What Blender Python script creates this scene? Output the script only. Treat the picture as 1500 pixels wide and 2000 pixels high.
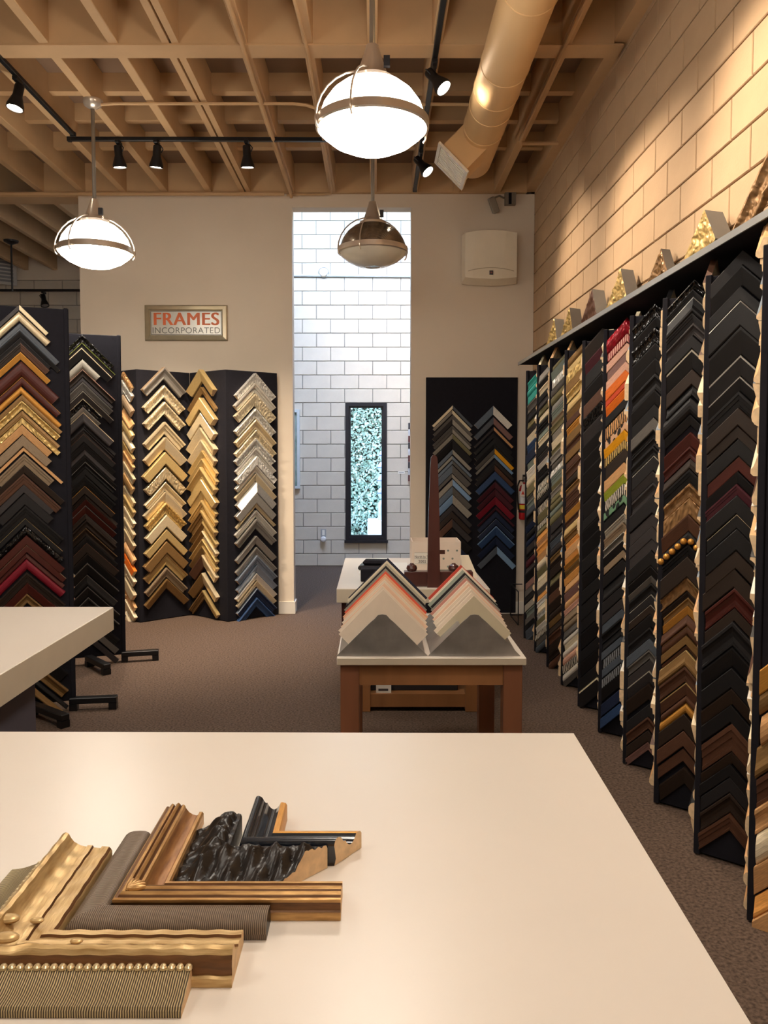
import bpy, math, random
from mathutils import Vector, Matrix
random.seed(7)
for o in list(bpy.data.objects): bpy.data.objects.remove(o)
SC = bpy.context.scene
COL = SC.collection
R = math.radians
# ------------------------------------------------------------------ camera, world, exposure
H, FPX, PITCH = 1.71, 1560.0, R(3.0)
PY = 880.0 + FPX*math.tan(PITCH)
cd = bpy.data.cameras.new('camera'); cam = bpy.data.objects.new('camera', cd); COL.objects.link(cam)
cam.location = (0, 0, H); cam.rotation_euler = (R(90)-PITCH, 0, 0)
cd.sensor_fit = 'VERTICAL'; cd.sensor_height = 36; cd.sensor_width = 27; cd.lens = FPX/2000*36
cd.shift_x = 17/2000; cd.shift_y = -(1000-PY)/2000; cd.clip_start = .05; cd.clip_end = 200
SC.camera = cam
SC.view_settings.view_transform = 'Standard'; SC.view_settings.look = 'None'
SC.view_settings.gamma = 1.0; SC.view_settings.use_curve_mapping = False
SC.view_settings.exposure = 1.05
w = bpy.data.worlds.new('sky'); SC.world = w; w.use_nodes = True
nt = w.node_tree; bg = nt.nodes['Background']
sky = nt.nodes.new('ShaderNodeTexSky'); sky.sky_type = 'NISHITA'; sky.sun_disc = False
sky.sun_elevation = R(50); sky.sun_rotation = R(200); sky.air_density = 1.2; sky.dust_density = .6
nt.links.new(sky.outputs[0], bg.inputs[0]); bg.inputs[1].default_value = 2.2
def add_light(name, kind, loc, energy, color, rot=(0, 0, 0), parent=None, **kw):
    l = bpy.data.lights.new(name, kind); l.energy = energy; l.color = color
    for k, v in kw.items(): setattr(l, k, v)
    o = bpy.data.objects.new(name, l); o.location = loc; o.rotation_euler = rot; COL.objects.link(o)
    if parent: o.parent = parent
    return o
DAY = (.60, .80, 1.0)
WARM = (1.0, .81, .61)
add_light('skylight_daylight', 'AREA', (0.0, 9.55, 5.72), 15, DAY, (0, 0, 0), shape='RECTANGLE', size=2.8, size_y=1.5)
PEND_E = 19.0      # emission of the lit pendant glass
SPOT_E = 95.0

# ------------------------------------------------------------------ materials
def lin(h):
    c = [int(h[i:i+2], 16)/255 for i in (0, 2, 4)]
    return [x/12.92 if x <= .04045 else ((x+.055)/1.055)**2.4 for x in c]
MATS = {}
def mat(key, hexc, rough=.5, metal=0., var=.0, vscale=8., stretch=(1, 1, 1), bump=0., bscale=200., btype='noise', coord='Object',
        emit=None, trans=0., col2=None, pattern=None, pscale=60., spec=.5, coat=0.):
    if key in MATS: return MATS[key]
    m = bpy.data.materials.new(key); m.use_nodes = True; MATS[key] = m
    t = m.node_tree; N = t.nodes; L = t.links
    b = N['Principled BSDF']
    c = lin(hexc)
    b.inputs['Base Color'].default_value = (*c, 1); b.inputs['Roughness'].default_value = rough
    b.inputs['Metallic'].default_value = metal; b.inputs['Specular IOR Level'].default_value = spec
    if coat: b.inputs['Coat Weight'].default_value = coat; b.inputs['Coat Roughness'].default_value = .1
    if trans: b.inputs['Transmission Weight'].default_value = trans
    if emit: b.inputs['Emission Color'].default_value = (*emit[0], 1); b.inputs['Emission Strength'].default_value = emit[1]
    if var or bump or pattern:
        tc = N.new('ShaderNodeTexCoord'); mp = N.new('ShaderNodeMapping'); mp.inputs['Scale'].default_value = stretch
        L.new(tc.outputs[coord], mp.inputs[0])
    if var and not pattern:
        n = N.new('ShaderNodeTexNoise'); n.inputs['Scale'].default_value = vscale; n.inputs['Detail'].default_value = 5
        r = N.new('ShaderNodeValToRGB'); r.color_ramp.elements[0].position = .3; r.color_ramp.elements[1].position = .7
        c2 = lin(col2) if col2 else [min(1, x*(1+var)) for x in c]
        r.color_ramp.elements[0].color = (*[x*(1-var) for x in c], 1); r.color_ramp.elements[1].color = (*c2, 1)
        L.new(mp.outputs[0], n.inputs[0]); L.new(n.outputs[0], r.inputs[0]); L.new(r.outputs[0], b.inputs['Base Color'])
    if pattern:
        c2 = lin(col2)
        if pattern in ('stripe', 'rib'):
            n = N.new('ShaderNodeTexWave'); n.wave_type = 'BANDS'; n.bands_direction = 'X'
            n.inputs['Scale'].default_value = pscale; n.inputs['Distortion'].default_value = 2.5 if pattern == 'stripe' else 3.0
            n.inputs['Detail Scale'].default_value = 2.0 if pattern == 'stripe' else .35; n.inputs['Detail'].default_value = 2
        else:
            n = N.new('ShaderNodeTexVoronoi'); n.inputs['Scale'].default_value = pscale
        r = N.new('ShaderNodeValToRGB')
        e = r.color_ramp.elements
        lo, hi = {'stripe': (.42, .5), 'spot': (.42, .46), 'rib': (.2, .9)}[pattern]
        e[0].position = lo; e[1].position = hi; e[0].color = (*c2, 1); e[1].color = (*c, 1)
        L.new(mp.outputs[0], n.inputs[0]); L.new(n.outputs[0], r.inputs[0]); L.new(r.outputs[0], b.inputs['Base Color'])
        if pattern == 'rib':
            bp = N.new('ShaderNodeBump'); bp.inputs['Strength'].default_value = .7; bp.inputs['Distance'].default_value = .0015
            L.new(n.outputs[0], bp.inputs['Height']); L.new(bp.outputs[0], b.inputs['Normal'])
    if bump and pattern != 'rib':
        if btype == 'noise':
            n = N.new('ShaderNodeTexNoise'); n.inputs['Detail'].default_value = 4
        elif btype == 'carve':
            n = N.new('ShaderNodeTexVoronoi'); n.feature = 'SMOOTH_F1'
        elif btype == 'rib':
            n = N.new('ShaderNodeTexWave'); n.bands_direction = 'Y'
        n.inputs['Scale'].default_value = bscale
        bp = N.new('ShaderNodeBump'); bp.inputs['Strength'].default_value = min(1, bump); bp.inputs['Distance'].default_value = .010 if btype != 'noise' else .002
        L.new(mp.outputs[0], n.inputs[0]); L.new(n.outputs[0], bp.inputs['Height']); L.new(bp.outputs[0], b.inputs['Normal'])
    return m

plaster = mat('plaster', 'e3d6c4', .85, var=.03, vscale=2, bump=.15, bscale=60)
white_pt = mat('white_paint', 'e9e4da', .5, var=.02)
cmu = mat('block_paint', 'ba9d7c', .85, var=.07, vscale=4, bump=.5, bscale=90)
cmu2 = mat('block_grey', 'd2c8b8', .85, var=.07, vscale=4, bump=.5, bscale=90)
mortar = mat('mortar', '7d6b55', .95, var=.08, vscale=15)
mortar2 = mat('mortar_grey', '8d8880', .95, var=.08, vscale=15)
carpet = mat('carpet', '5c4d43', .95, var=.5, vscale=75, bump=1, bscale=260, spec=.1)
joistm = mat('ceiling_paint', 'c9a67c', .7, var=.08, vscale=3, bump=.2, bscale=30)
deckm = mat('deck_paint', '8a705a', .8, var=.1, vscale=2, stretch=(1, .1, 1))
ductm = mat('duct_paint', 'd0ac7c', .55, metal=.15, var=.05, vscale=2)
blackmet = mat('black_metal', '17171a', .4, metal=.2, var=.1)
boardm = mat('black_board', '1a1920', .85, var=.12, vscale=30, spec=.2, bump=.2, bscale=400)
laminate = mat('white_laminate', 'd9cfc3', .32, var=.015, vscale=3)
edgelam = mat('laminate_edge', 'cfc3ad', .5, var=.03)
greybase = mat('grey_base', '4a4650', .7, var=.06)
maple = mat('maple_wood', '9a6a42', .42, var=.2, vscale=6, stretch=(1, 1, .15), coat=.2)
mapledk = mat('maple_end', '83543a', .45, var=.18, vscale=6, stretch=(1, 1, .15), coat=.15)
mahog = mat('mahogany_wood', '48201c', .3, var=.2, vscale=8, stretch=(1, 1, .12), coat=.3)
zinc = mat('zinc', '8d8a87', .4, metal=.5, var=.16, vscale=9, col2='a39f9a')
nickel = mat('nickel', 'd2c6b8', .28, metal=.7, var=.05)
steel = mat('galvanised', 'a7a8a6', .3, metal=.85, var=.08)
rawwood = mat('raw_wood', 'e8caa0', .8, var=.12, vscale=60, stretch=(1, 1, 1))
lampglass = mat('lit_glass', 'ffffff', .3, emit=((1.0, .91, .79), PEND_E), var=.0001)
lampdome = mat('lit_dome_glass', 'ffffff', .3, emit=((1.0, .91, .79), 6.5), var=.0001)
hotlamp = mat('spot_lens', 'ffffff', .3, emit=((1.0, .86, .68), 30), var=.0001)
offdome = mat('mirrored_glass', '8d8070', .16, metal=.75, var=.1, vscale=5, bump=.3, bscale=40, btype='rib')
offbowl = mat('frosted_glass', 'd8d2c2', .25, var=.06, vscale=8, coat=.4)
ivorym = mat('ivory_plastic', 'ece3cf', .45, var=.02)
shelfedge = mat('shelf_edge', '8f8f8d', .4, metal=.3, var=.05)

# ------------------------------------------------------------------ mesh helpers
class MB:
    def __init__(s): s.v = []; s.f = []; s.m = []; s.uv = {}
    def add(s, vs, fs, mi=0):
        b = len(s.v); s.v += [tuple(v) for v in vs]; s.f += [tuple(i+b for i in f) for f in fs]
        s.m += [mi]*len(fs) if isinstance(mi, int) else mi; return b
    def box(s, a, b, mi=0, bev=0):
        (x0, y0, z0), (x1, y1, z1) = a, b
        if bev:
            c = bev; vs = []
            for x, y, z, sx, sy, sz in [(X, Y, Z, (1 if X == x0 else -1), (1 if Y == y0 else -1), (1 if Z == z0 else -1)) for X in (x0, x1) for Y in (y0, y1) for Z in (z0, z1)]:
                vs += [(x, y+sy*c, z+sz*c), (x+sx*c, y, z+sz*c), (x+sx*c, y+sy*c, z)]
            import itertools
            fs = []
            idx = lambda i, k: i*3+k
            q = lambda X, Y, Z: X*4+Y*2+Z
            for X in (0, 1): fs.append([idx(q(X, a_, b_), 0) for a_, b_ in ((0, 0), (1, 0), (1, 1), (0, 1))])
            for Y in (0, 1): fs.append([idx(q(a_, Y, b_), 1) for a_, b_ in ((0, 0), (1, 0), (1, 1), (0, 1))])
            for Z in (0, 1): fs.append([idx(q(a_, b_, Z), 2) for a_, b_ in ((0, 0), (1, 0), (1, 1), (0, 1))])
            for Y in (0, 1):
                for Z in (0, 1): fs.append([idx(q(0, Y, Z), 1), idx(q(1, Y, Z), 1), idx(q(1, Y, Z), 2), idx(q(0, Y, Z), 2)])
            for X in (0, 1):
                for Z in (0, 1): fs.append([idx(q(X, 0, Z), 0), idx(q(X, 1, Z), 0), idx(q(X, 1, Z), 2), idx(q(X, 0, Z), 2)])
            for X in (0, 1):
                for Y in (0, 1): fs.append([idx(q(X, Y, 0), 0), idx(q(X, Y, 1), 0), idx(q(X, Y, 1), 1), idx(q(X, Y, 0), 1)])
            for i in range(8): fs.append([i*3, i*3+1, i*3+2])
            s.add(vs, fs, mi)
        else:
            vs = [(x0, y0, z0), (x1, y0, z0), (x1, y1, z0), (x0, y1, z0), (x0, y0, z1), (x1, y0, z1), (x1, y1, z1), (x0, y1, z1)]
            s.add(vs, [(0, 3, 2, 1), (4, 5, 6, 7), (0, 1, 5, 4), (1, 2, 6, 5), (2, 3, 7, 6), (3, 0, 4, 7)], mi)
        return s
    def prism(s, pts, ext, mi=0):
        """planar polygon pts (3d) extruded by vector ext"""
        n = len(pts); e = Vector(ext); vs = [tuple(p) for p in pts] + [tuple(Vector(p)+e) for p in pts]
        s.add(vs, [tuple(range(n))[::-1], tuple(range(n, 2*n))] + [(i, (i+1) % n, n+(i+1) % n, n+i) for i in range(n)], mi); return s
    def lathe(s, prof, c=(0, 0, 0), n=32, axis='Z', mi=0):
        k = len(prof); vs = []
        for i in range(n):
            a = 2*math.pi*i/n; ca, sa = math.cos(a), math.sin(a)
            for r, h in prof:
                p = (r*ca, r*sa, h) if axis == 'Z' else ((r*ca, h, r*sa) if axis == 'Y' else (h, r*ca, r*sa))
                vs.append((p[0]+c[0], p[1]+c[1], p[2]+c[2]))
        s.add(vs, [(i*k+j, ((i+1) % n)*k+j, ((i+1) % n)*k+j+1, i*k+j+1) for i in range(n) for j in range(k-1)], mi); return s
    def tube(s, pts, r, n=8, mi=0):
        pts = [Vector(p) for p in pts]; vs = []; rings = []
        up = None
        for i, p in enumerate(pts):
            d = (pts[min(i+1, len(pts)-1)]-pts[max(i-1, 0)]).normalized()
            if up is None: up = Vector((0, 0, 1)) if abs(d.z) < .9 else Vector((1, 0, 0))
            a = d.cross(up).normalized(); b = a.cross(d).normalized(); up = b
            rr = r[i] if isinstance(r, (list, tuple)) else r
            vs += [tuple(p+(a*math.cos(2*math.pi*j/n)+b*math.sin(2*math.pi*j/n))*rr) for j in range(n)]
        m = len(pts)
        fs = [(i*n+j, i*n+(j+1) % n, (i+1)*n+(j+1) % n, (i+1)*n+j) for i in range(m-1) for j in range(n)]
        fs += [tuple(range(n)), tuple(range((m-1)*n, m*n))]
        s.add(vs, fs, mi); return s
    def sphere(s, c, r, sx=1, sy=1, sz=1, n=12, mi=0):
        k = n//2
        return s.lathe_like(c, r, (sx, sy, sz), n, k, mi)
    def lathe_like(s, c, r, sc, n, k, mi):
        vs = []
        for i in range(n):
            a = 2*math.pi*i/n
            for j in range(k+1):
                t = math.pi*j/k; rr = r*math.sin(t)
                vs.append((c[0]+rr*math.cos(a)*sc[0], c[1]+rr*math.sin(a)*sc[1], c[2]+r*math.cos(t)*sc[2]))
        s.add(vs, [(i*(k+1)+j, ((i+1) % n)*(k+1)+j, ((i+1) % n)*(k+1)+j+1, i*(k+1)+j+1) for i in range(n) for j in range(k)], mi); return s
    def mesh(s, name, mats, smooth=False):
        me = bpy.data.meshes.new(name); me.from_pydata(s.v, [], s.f)
        for m in (mats if isinstance(mats, (list, tuple)) else [mats]): me.materials.append(m)
        me.polygons.foreach_set('material_index', s.m)
        me.validate(); me.update()
        import bmesh
        bm = bmesh.new(); bm.from_mesh(me); bmesh.ops.recalc_face_normals(bm, faces=bm.faces); bm.to_mesh(me); bm.free()
        if smooth:
            me.shade_smooth(); me.set_sharp_from_angle(angle=R(smooth if smooth is not True else 35))
        return me
    def build(s, name, mats, parent=None, loc=(0, 0, 0), rot=(0, 0, 0), smooth=False):
        return link(name, s.mesh(name, mats, smooth), parent, loc, rot)
def link(name, me, parent=None, loc=(0, 0, 0), rot=(0, 0, 0)):
    o = bpy.data.objects.new(name, me); o.location = loc; o.rotation_euler = rot; COL.objects.link(o)
    if parent: o.parent = parent
    return o
def tag(o, label, cat, group=None, kind=None):
    o['label'] = label; o['category'] = cat
    if group: o['group'] = group
    if kind: o['kind'] = kind
    return o
def struct(o, label=None):
    o['kind'] = 'structure'
    if label: o['label'] = label
    return o
def thing(name, label, cat, loc=(0, 0, 0), rz=0, group=None):
    o = bpy.data.objects.new(name, None); o.location = loc; o.rotation_euler = (0, 0, rz); o.empty_display_size = .1; COL.objects.link(o)
    return tag(o, label, cat, group)
def box(name, a, b, m, parent=None, bev=0, **k): return MB().box(a, b, bev=bev).build(name, m, parent, **k)
def text_mesh(name, body, size, m, parent, loc, rot, extrude=.001, offset=0., sx=1.0, spacing=1.0, align='LEFT', bold=0.):
    cu = bpy.data.curves.new(name, 'FONT'); cu.body = body; cu.size = size; cu.extrude = extrude; cu.offset = offset
    cu.space_character = spacing; cu.align_x = align
    t = bpy.data.objects.new(name, cu); COL.objects.link(t)
    bpy.context.view_layer.update()
    me = bpy.data.meshes.new_from_object(t.evaluated_get(bpy.context.evaluated_depsgraph_get()))
    bpy.data.objects.remove(t); me.materials.clear(); me.materials.append(m); me.name = name
    if bold:
        vs = [v.co.copy() for v in me.vertices]; fs = [tuple(p.vertices) for p in me.polygons]; n_ = len(vs)
        V = []; F_ = []
        for q, k_ in enumerate((-bold, 0, bold)):
            V += [(v.x+k_, v.y, v.z+.0002*q) for v in vs]; F_ += [tuple(i+q*n_ for i in f_) for f_ in fs]
        me = bpy.data.meshes.new(name); me.from_pydata(V, [], F_); me.materials.append(m)
    o = link(name, me, parent, loc, rot); o.scale = (sx, 1, 1); return o
def z_at(ypx, Y):       # height of a point at depth Y that the photograph shows at row ypx
    v = -(ypx-PY)/FPX
    return H + Y*(-math.sin(PITCH)+v*math.cos(PITCH))/(math.cos(PITCH)+v*math.sin(PITCH))

# ------------------------------------------------------------------ room shell
YB, YF, XR, XL, ZC, ZD = 8.32, 11.8, 1.63, -6.6, 4.33, 4.62
Y0 = -3.2
fl = struct(box('floor', (XL-.1, Y0-.1, -.1), (XR+.2, YF+.2, 0), carpet), 'brown speckled carpet floor')
# partition (back wall) with the tall doorway
T = .17
pb = MB()
pb.box((-3.04, YB, 0), (-.855, YB+T, ZC)); pb.box((.367, YB, 0), (XR, YB+T, ZC)); pb.box((-.855, YB, 4.197), (.367, YB+T, ZC))
struct(pb.build('wall_back', plaster), 'cream plaster partition wall with a tall open doorway')
for i, (a, b) in enumerate(((-3.04, -.855), (.367, XR-.01))):
    bb = MB(); bb.box((a-.0, YB-.015, 0), (b+(.015 if i == 0 else 0), YB, .125))
    if i == 0: bb.box((b, YB, 0), (b+.015, YB+T, .125))
    struct(bb.build('baseboard_back', white_pt))
# block walls ---------------------------------------------------------------
_bc = {}
def block_mesh(L, h, m):
    k = (round(L, 3), round(h, 3), m.name)
    if k not in _bc:
        d, c = .012, .004
        x0, x1, z0, z1 = -L/2, L/2, -h/2, h/2
        vs = [(x0, 0, z0), (x1, 0, z0), (x1, 0, z1), (x0, 0, z1)] + [(x0, -d+c, z0), (x1, -d+c, z0), (x1, -d+c, z1), (x0, -d+c, z1)] + \
             [(x0+c, -d, z0+c), (x1-c, -d, z0+c), (x1-c, -d, z1-c), (x0+c, -d, z1-c)]
        fs = [(8, 9, 10, 11)] + [(4+i, 4+(i+1) % 4, 8+(i+1) % 4, 8+i) for i in range(4)] + [(i, (i+1) % 4, 4+(i+1) % 4, 4+i) for i in range(4)]
        b = MB(); b.add(vs, fs); _bc[k] = b.mesh('block', m)
    return _bc[k]
def lay_blocks(parent, u0, u1, z0, z1, pitch, course, zref, phase, place, m, holes=()):
    """running bond; place(u,z)->(loc, rotz)"""
    r = math.floor((z0-zref)/course+1e-6)
    while zref+r*course < z1-1e-6:
        a, b = max(z0, zref+r*course), min(z1, zref+(r+1)*course)
        off = phase + (pitch/2 if r % 2 else 0)
        k = math.floor((u0-off)/pitch)
        while off+k*pitch < u1:
            segs = [(max(u0, off+k*pitch), min(u1, off+(k+1)*pitch))]
            for (hu0, hu1, hz0, hz1) in holes:
                if b > hz0+.01 and a < hz1-.01:
                    ns = []
                    for s0, s1 in segs:
                        if s1 <= hu0 or s0 >= hu1: ns.append((s0, s1))
                        else:
                            if s0 < hu0: ns.append((s0, hu0))
                            if s1 > hu1: ns.append((hu1, s1))
                    segs = ns
            for s0, s1 in segs:
                if s1-s0 > .03 and b-a > .03:
                    loc, rz = place((s0+s1)/2, (a+b)/2)
                    link('block', block_mesh(s1-s0-.009, b-a-.009, m), parent, loc, (0, 0, rz))
            k += 1
        r += 1
wr = struct(box('wall_right', (XR+.012, Y0, 0), (XR+.25, YF+.2, 5.8), mortar), 'tan painted concrete block wall')
lay_blocks(wr, 1.7, YB, 2.45, 4.62, .3995, .1985, 3.127, 3.745, lambda u, z: ((XR+.012, u, z), R(-90)), cmu)
box('render_coat', (XR, YB+T, 0), (XR+.012, YF, 5.8), cmu, wr)
box('render_coat', (XR, Y0, 0), (XR+.012, 1.7, 4.62), cmu, wr)
# far wall with window hole
WX0, WX1, WZ0, WZ1 = -.437, .167, .383, 2.41
fw = MB(); y0, y1 = YF, YF+.25
fw.box((XL, y0, 0), (WX0, y1, 5.8)); fw.box((WX1, y0, 0), (XR+.1, y1, 5.8)); fw.box((WX0, y0, 0), (WX1, y1, WZ0)); fw.box((WX0, y0, WZ1), (WX1, y1, 5.8))
fwo = struct(fw.build('wall_far', mortar2), 'grey concrete block wall seen through the doorway')
lay_blocks(fwo, -1.55, XR-.01, 0, 5.6, .4115, .2027, 0.383, -.862, lambda u, z: ((u, YF, z), 0), cmu2, holes=((WX0, WX1, WZ0, WZ1),))
lay_blocks(fwo, -6.2, -3.0, 3.0, 4.19, .4115, .2027, 0.383, -.862, lambda u, z: ((u, YF, z), 0), cmu2)
box('plaster_band', (XL, YF-.03, 4.19), (-3.0, YF, 4.62), plaster, fwo)
struct(box('wall_left', (XL-.2, Y0, 0), (XL, YF, ZD), plaster), 'plain cream wall at the left of the shop')
struct(box('wall_front', (XL, Y0-.2, 0), (XR, Y0, ZD), plaster), 'plain cream wall behind the viewer')
# skylight well over the corridor
sw = MB()
sw.box((-1.7, YB+T, ZC), (-1.6, YF, 5.8)); sw.box((-1.6, YB+T, ZC), (XR, YB+T+.1, 5.8))
sw.box((-1.7, YB+T, 5.8), (XR+.2, 8.75, 5.9)); sw.box((-1.7, 10.35, 5.8), (XR+.2, YF+.2, 5.9)); sw.box((-1.7, 8.75, 5.8), (-1.45, 10.35, 5.9)); sw.box((1.45, 8.75, 5.8), (XR+.2, 10.35, 5.9))
struct(sw.build('trim_1', white_pt), 'white skylight well above the corridor')

# ------------------------------------------------------------------ ceiling
cl = MB(); cl.box((XL, Y0, ZD), (XR+.2, YB+T, ZD+.1)); cl.box((XL, YB+T, ZD), (-1.7, YF, ZD+.1))
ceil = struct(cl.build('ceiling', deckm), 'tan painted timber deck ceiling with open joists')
JX = [1.236, .818, .40, -.018, -.436, -.854, -1.32, -1.69, -2.136] + [-2.136-.42*i for i in range(1, 11)]
JW = .033
BY0, BY1 = 5.29, 5.46
for x in JX:
    ye = YF if x < -3.1 else YB
    if abs(x+1.32) < .01:
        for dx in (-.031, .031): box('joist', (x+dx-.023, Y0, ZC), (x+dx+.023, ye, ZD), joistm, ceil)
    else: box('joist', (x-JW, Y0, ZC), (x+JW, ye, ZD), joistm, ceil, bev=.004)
box('ledger', (1.54, Y0, ZC+.02), (XR, YB, ZD), joistm, ceil)
edges = [1.54] + JX + [XL+.02]
for j in range(len(edges)-1):
    b, a = edges[j]-JW, edges[j+1]+JW
    if j == 0: b = edges[0]
    if b-a < .05: continue
    box('blocking', (a, BY0+.001, ZC+.001), (b, BY1, ZD), joistm, ceil)
    for yy in (2.9, 6.32, 6.86, 7.46):
        box('blocking', (a, yy, 4.48), (b, yy+.08, ZD), joistm, ceil)
    if edges[j] > -3.1: box('blocking', (a, YB-.06, ZC), (b, YB-.005, ZD), joistm, ceil)
# flush soffit strip of the cross beam
box('beam', (XL, BY0, ZC-.012), (1.60, BY1, ZC-.0005), joistm, ceil)
box('beam', (XL, YB-.07, ZC-.05), (-3.04, YB+T, ZC-.0005), joistm, ceil)

# conduits
def conduit(pts, r, label, m=joistm):
    o = MB().tube(pts, r, 8).build('conduit', m, smooth=True); return tag(o, label, 'conduit', 'painted conduits under the ceiling')
conduit([(-2.06, 6.13, 4.30), (-1.95, 6.14, 4.311), (-.62, 6.14, 4.311), (-.52, 6.14, 4.30), (-.44, 6.14, 4.275), (-.35, 6.14, 4.30), (-.2, 6.14, 4.311), (.9, 6.16, 4.311), (.98, 6.18, 4.311), (1.0, 6.3, 4.311), (1.0, 7.0, 4.311)], .012,
        'long tan conduit crossing under the joists from the left pendant lamp')
conduit([(-.854, 4.0, 4.311), (-.854, 8.2, 4.311), (-.854, 8.26, 4.28)], .016, 'straight tan conduit fixed under a joist left of the centre pendant')
conduit([(-.50, 4.0, 4.311), (-.44, 5.4, 4.311), (-.43, 8.1, 4.311), (-.45, 8.24, 4.311), (-.53, 8.26, 4.308), (-.9, 8.26, 4.304)], .012, 'bent tan conduit turning along the top of the back wall')
conduit([(XL+.1, 8.215, 4.300), (-.92, 8.215, 4.300)], .02, 'long tan pipe along the top of the back wall')
conduit([(1.22, 3.2, 4.311), (1.22, 6.85, 4.311), (1.24, 6.92, 4.311), (1.55, 6.92, 4.311)], .016, 'tan conduit beside the round duct bending to the block wall')

# ------------------------------------------------------------------ duct
DX, DZ, DR, DE = .81, 4.12, .153, 6.8
t = thing('air_duct', 'round tan spiral duct with a square vent grille at its end', 'duct', (DX, 3.0, DZ))
p = [(DR, -6.0)]
for yy in (.2, 1.28, 2.1, 2.45, 2.7, 3.05): p += [(DR, yy-.006), (DR+.004, yy-.003), (DR+.004, yy+.003), (DR, yy+.006)]
p += [(DR, DE-3.0-.04), (DR*.95, DE-3.0-.01), (DR*.85, DE-3.0), (0, DE-3.0)]
MB().lathe(p, n=40, axis='Y').build('pipe', ductm, t, smooth=30)
d = Vector((-.707, 0, -.707)); e = Vector((.707, 0, -.707)); yv = Vector((0, 1, 0))
cy = 6.28-3.0
def qd(k, a, hb): c = d*k + yv*cy; return [c - e*a - yv*hb, c + e*a - yv*hb, c + e*a + yv*hb, c - e*a + yv*hb]
MB().prism(qd(.06, .125, .17), d*.25).build('collar', ductm, t)
fr = MB(); o4 = qd(.31, .155, .205); i4 = qd(.31, .128, .175)
for i in range(4):
    j = (i+1) % 4; fr.prism([o4[i], o4[j], i4[j], i4[i]], d*.018)
fr.build('grille_frame', mat('vent_white', 'd8ccb8', .5, var=.02), t)
for k in range(11):
    yy = cy-.165+.033*k
    c = d*.316+yv*yy
    MB().prism([c-e*.128, c+e*.128, c+e*.128+yv*.016, c-e*.128+yv*.016], d*.006).build('louvre', ivorym, t)
MB().prism(qd(.300, .128, .175), d*.008).build('filter', mat('vent_dark', '4a4038', .8, var=.1), t)  # dark sheet closing the collar behind the louvres

# ------------------------------------------------------------------ pendants
def wire(pts, r=.006): return MB().tube(pts, r, 6)
def pendant(x, y, zr, lit, label, name='pendant_lamp'):
    t = thing(name, label, 'lamp', (x, y, zr), 0, 'industrial pendant lamps')
    dm, bm_ = (lampdome, lampglass) if lit else (offdome, offbowl)
    top = ZC-zr
    MB().lathe([(0, top), (.075, top), (.075, top-.012), (.062, top-.04), (.02, top-.065), (0, top-.065)], n=24).build('canopy', nickel, t, smooth=True)
    MB().lathe([(.014, top-.06), (.014, .36)], n=12).build('stem', steel, t, smooth=True)
    MB().lathe([(0, .385), (.03, .385), (.036, .36), (.075, .245), (.085, .235), (.105, .225), (.105, .205), (.095, .2)], n=32).build('cap', nickel, t, smooth=True)
    MB().lathe([(.10, .21), (.15, .19), (.2, .15), (.24, .095), (.262, .03), (.265, .012)], n=48).build('dome', dm, t, smooth=True)
    MB().lathe([(.262, .028), (.277, .026), (.279, -.012), (.268, -.018), (.262, -.012)], n=48).build('band', nickel, t, smooth=True)
    MB().lathe([(.265, -.012), (.25, -.035), (.2, -.075), (.13, -.108), (.06, -.122), (.05, -.116), (0, -.118)], n=48).build('bowl', bm_, t, smooth=True)
    for az in (20, 200, 250):
        a = R(az); cx, sy = math.cos(a), math.sin(a)
        pts = [(.07*cx, .07*sy, .255)] + [((.29*math.sin(R(u)))*cx, (.29*math.sin(R(u)))*sy, .275*math.cos(R(u))-.01) for u in (28, 40, 52, 64, 76, 88)] + [(.284*cx, .284*sy, -.03), (.272*cx, .272*sy, -.045)]
        wire(pts, .0055).build('bail_wire', nickel, t, smooth=True)
    MB().box((.055, -.085, .25), (.085, -.06, .30)).build('latch', blackmet, t)
    return t
pendant(-2.118, 6.13, 3.215, True, 'lit industrial pendant lamp at the left, before the back wall')
pendant(-.015, 4.01, 3.30, True, 'large lit industrial pendant lamp nearest the viewer, top centre')
pendant(-.02, 6.42, 3.285, False, 'unlit pendant lamp with mirrored glass hanging before the doorway')
pendant(-2.118, 3.74, 3.25, True, 'unseen pendant lamp added above the left counter to brighten the room')  # added out of view as room fill
pendant(-2.118, .8, 3.25, True, 'unseen pendant lamp added behind the viewer on the left as fill light')  # unseen extra lamp, fills the room from behind
pendant(-.015, 1.62, 3.30, True, 'unseen pendant lamp added straight above the front counter to light it')  # added overhead, out of view, to light the counter

pendant(-.015, -.77, 3.30, True, 'unseen pendant lamp added behind the viewer at the centre for front light')  # unseen, added to light upright faces from the front

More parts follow.
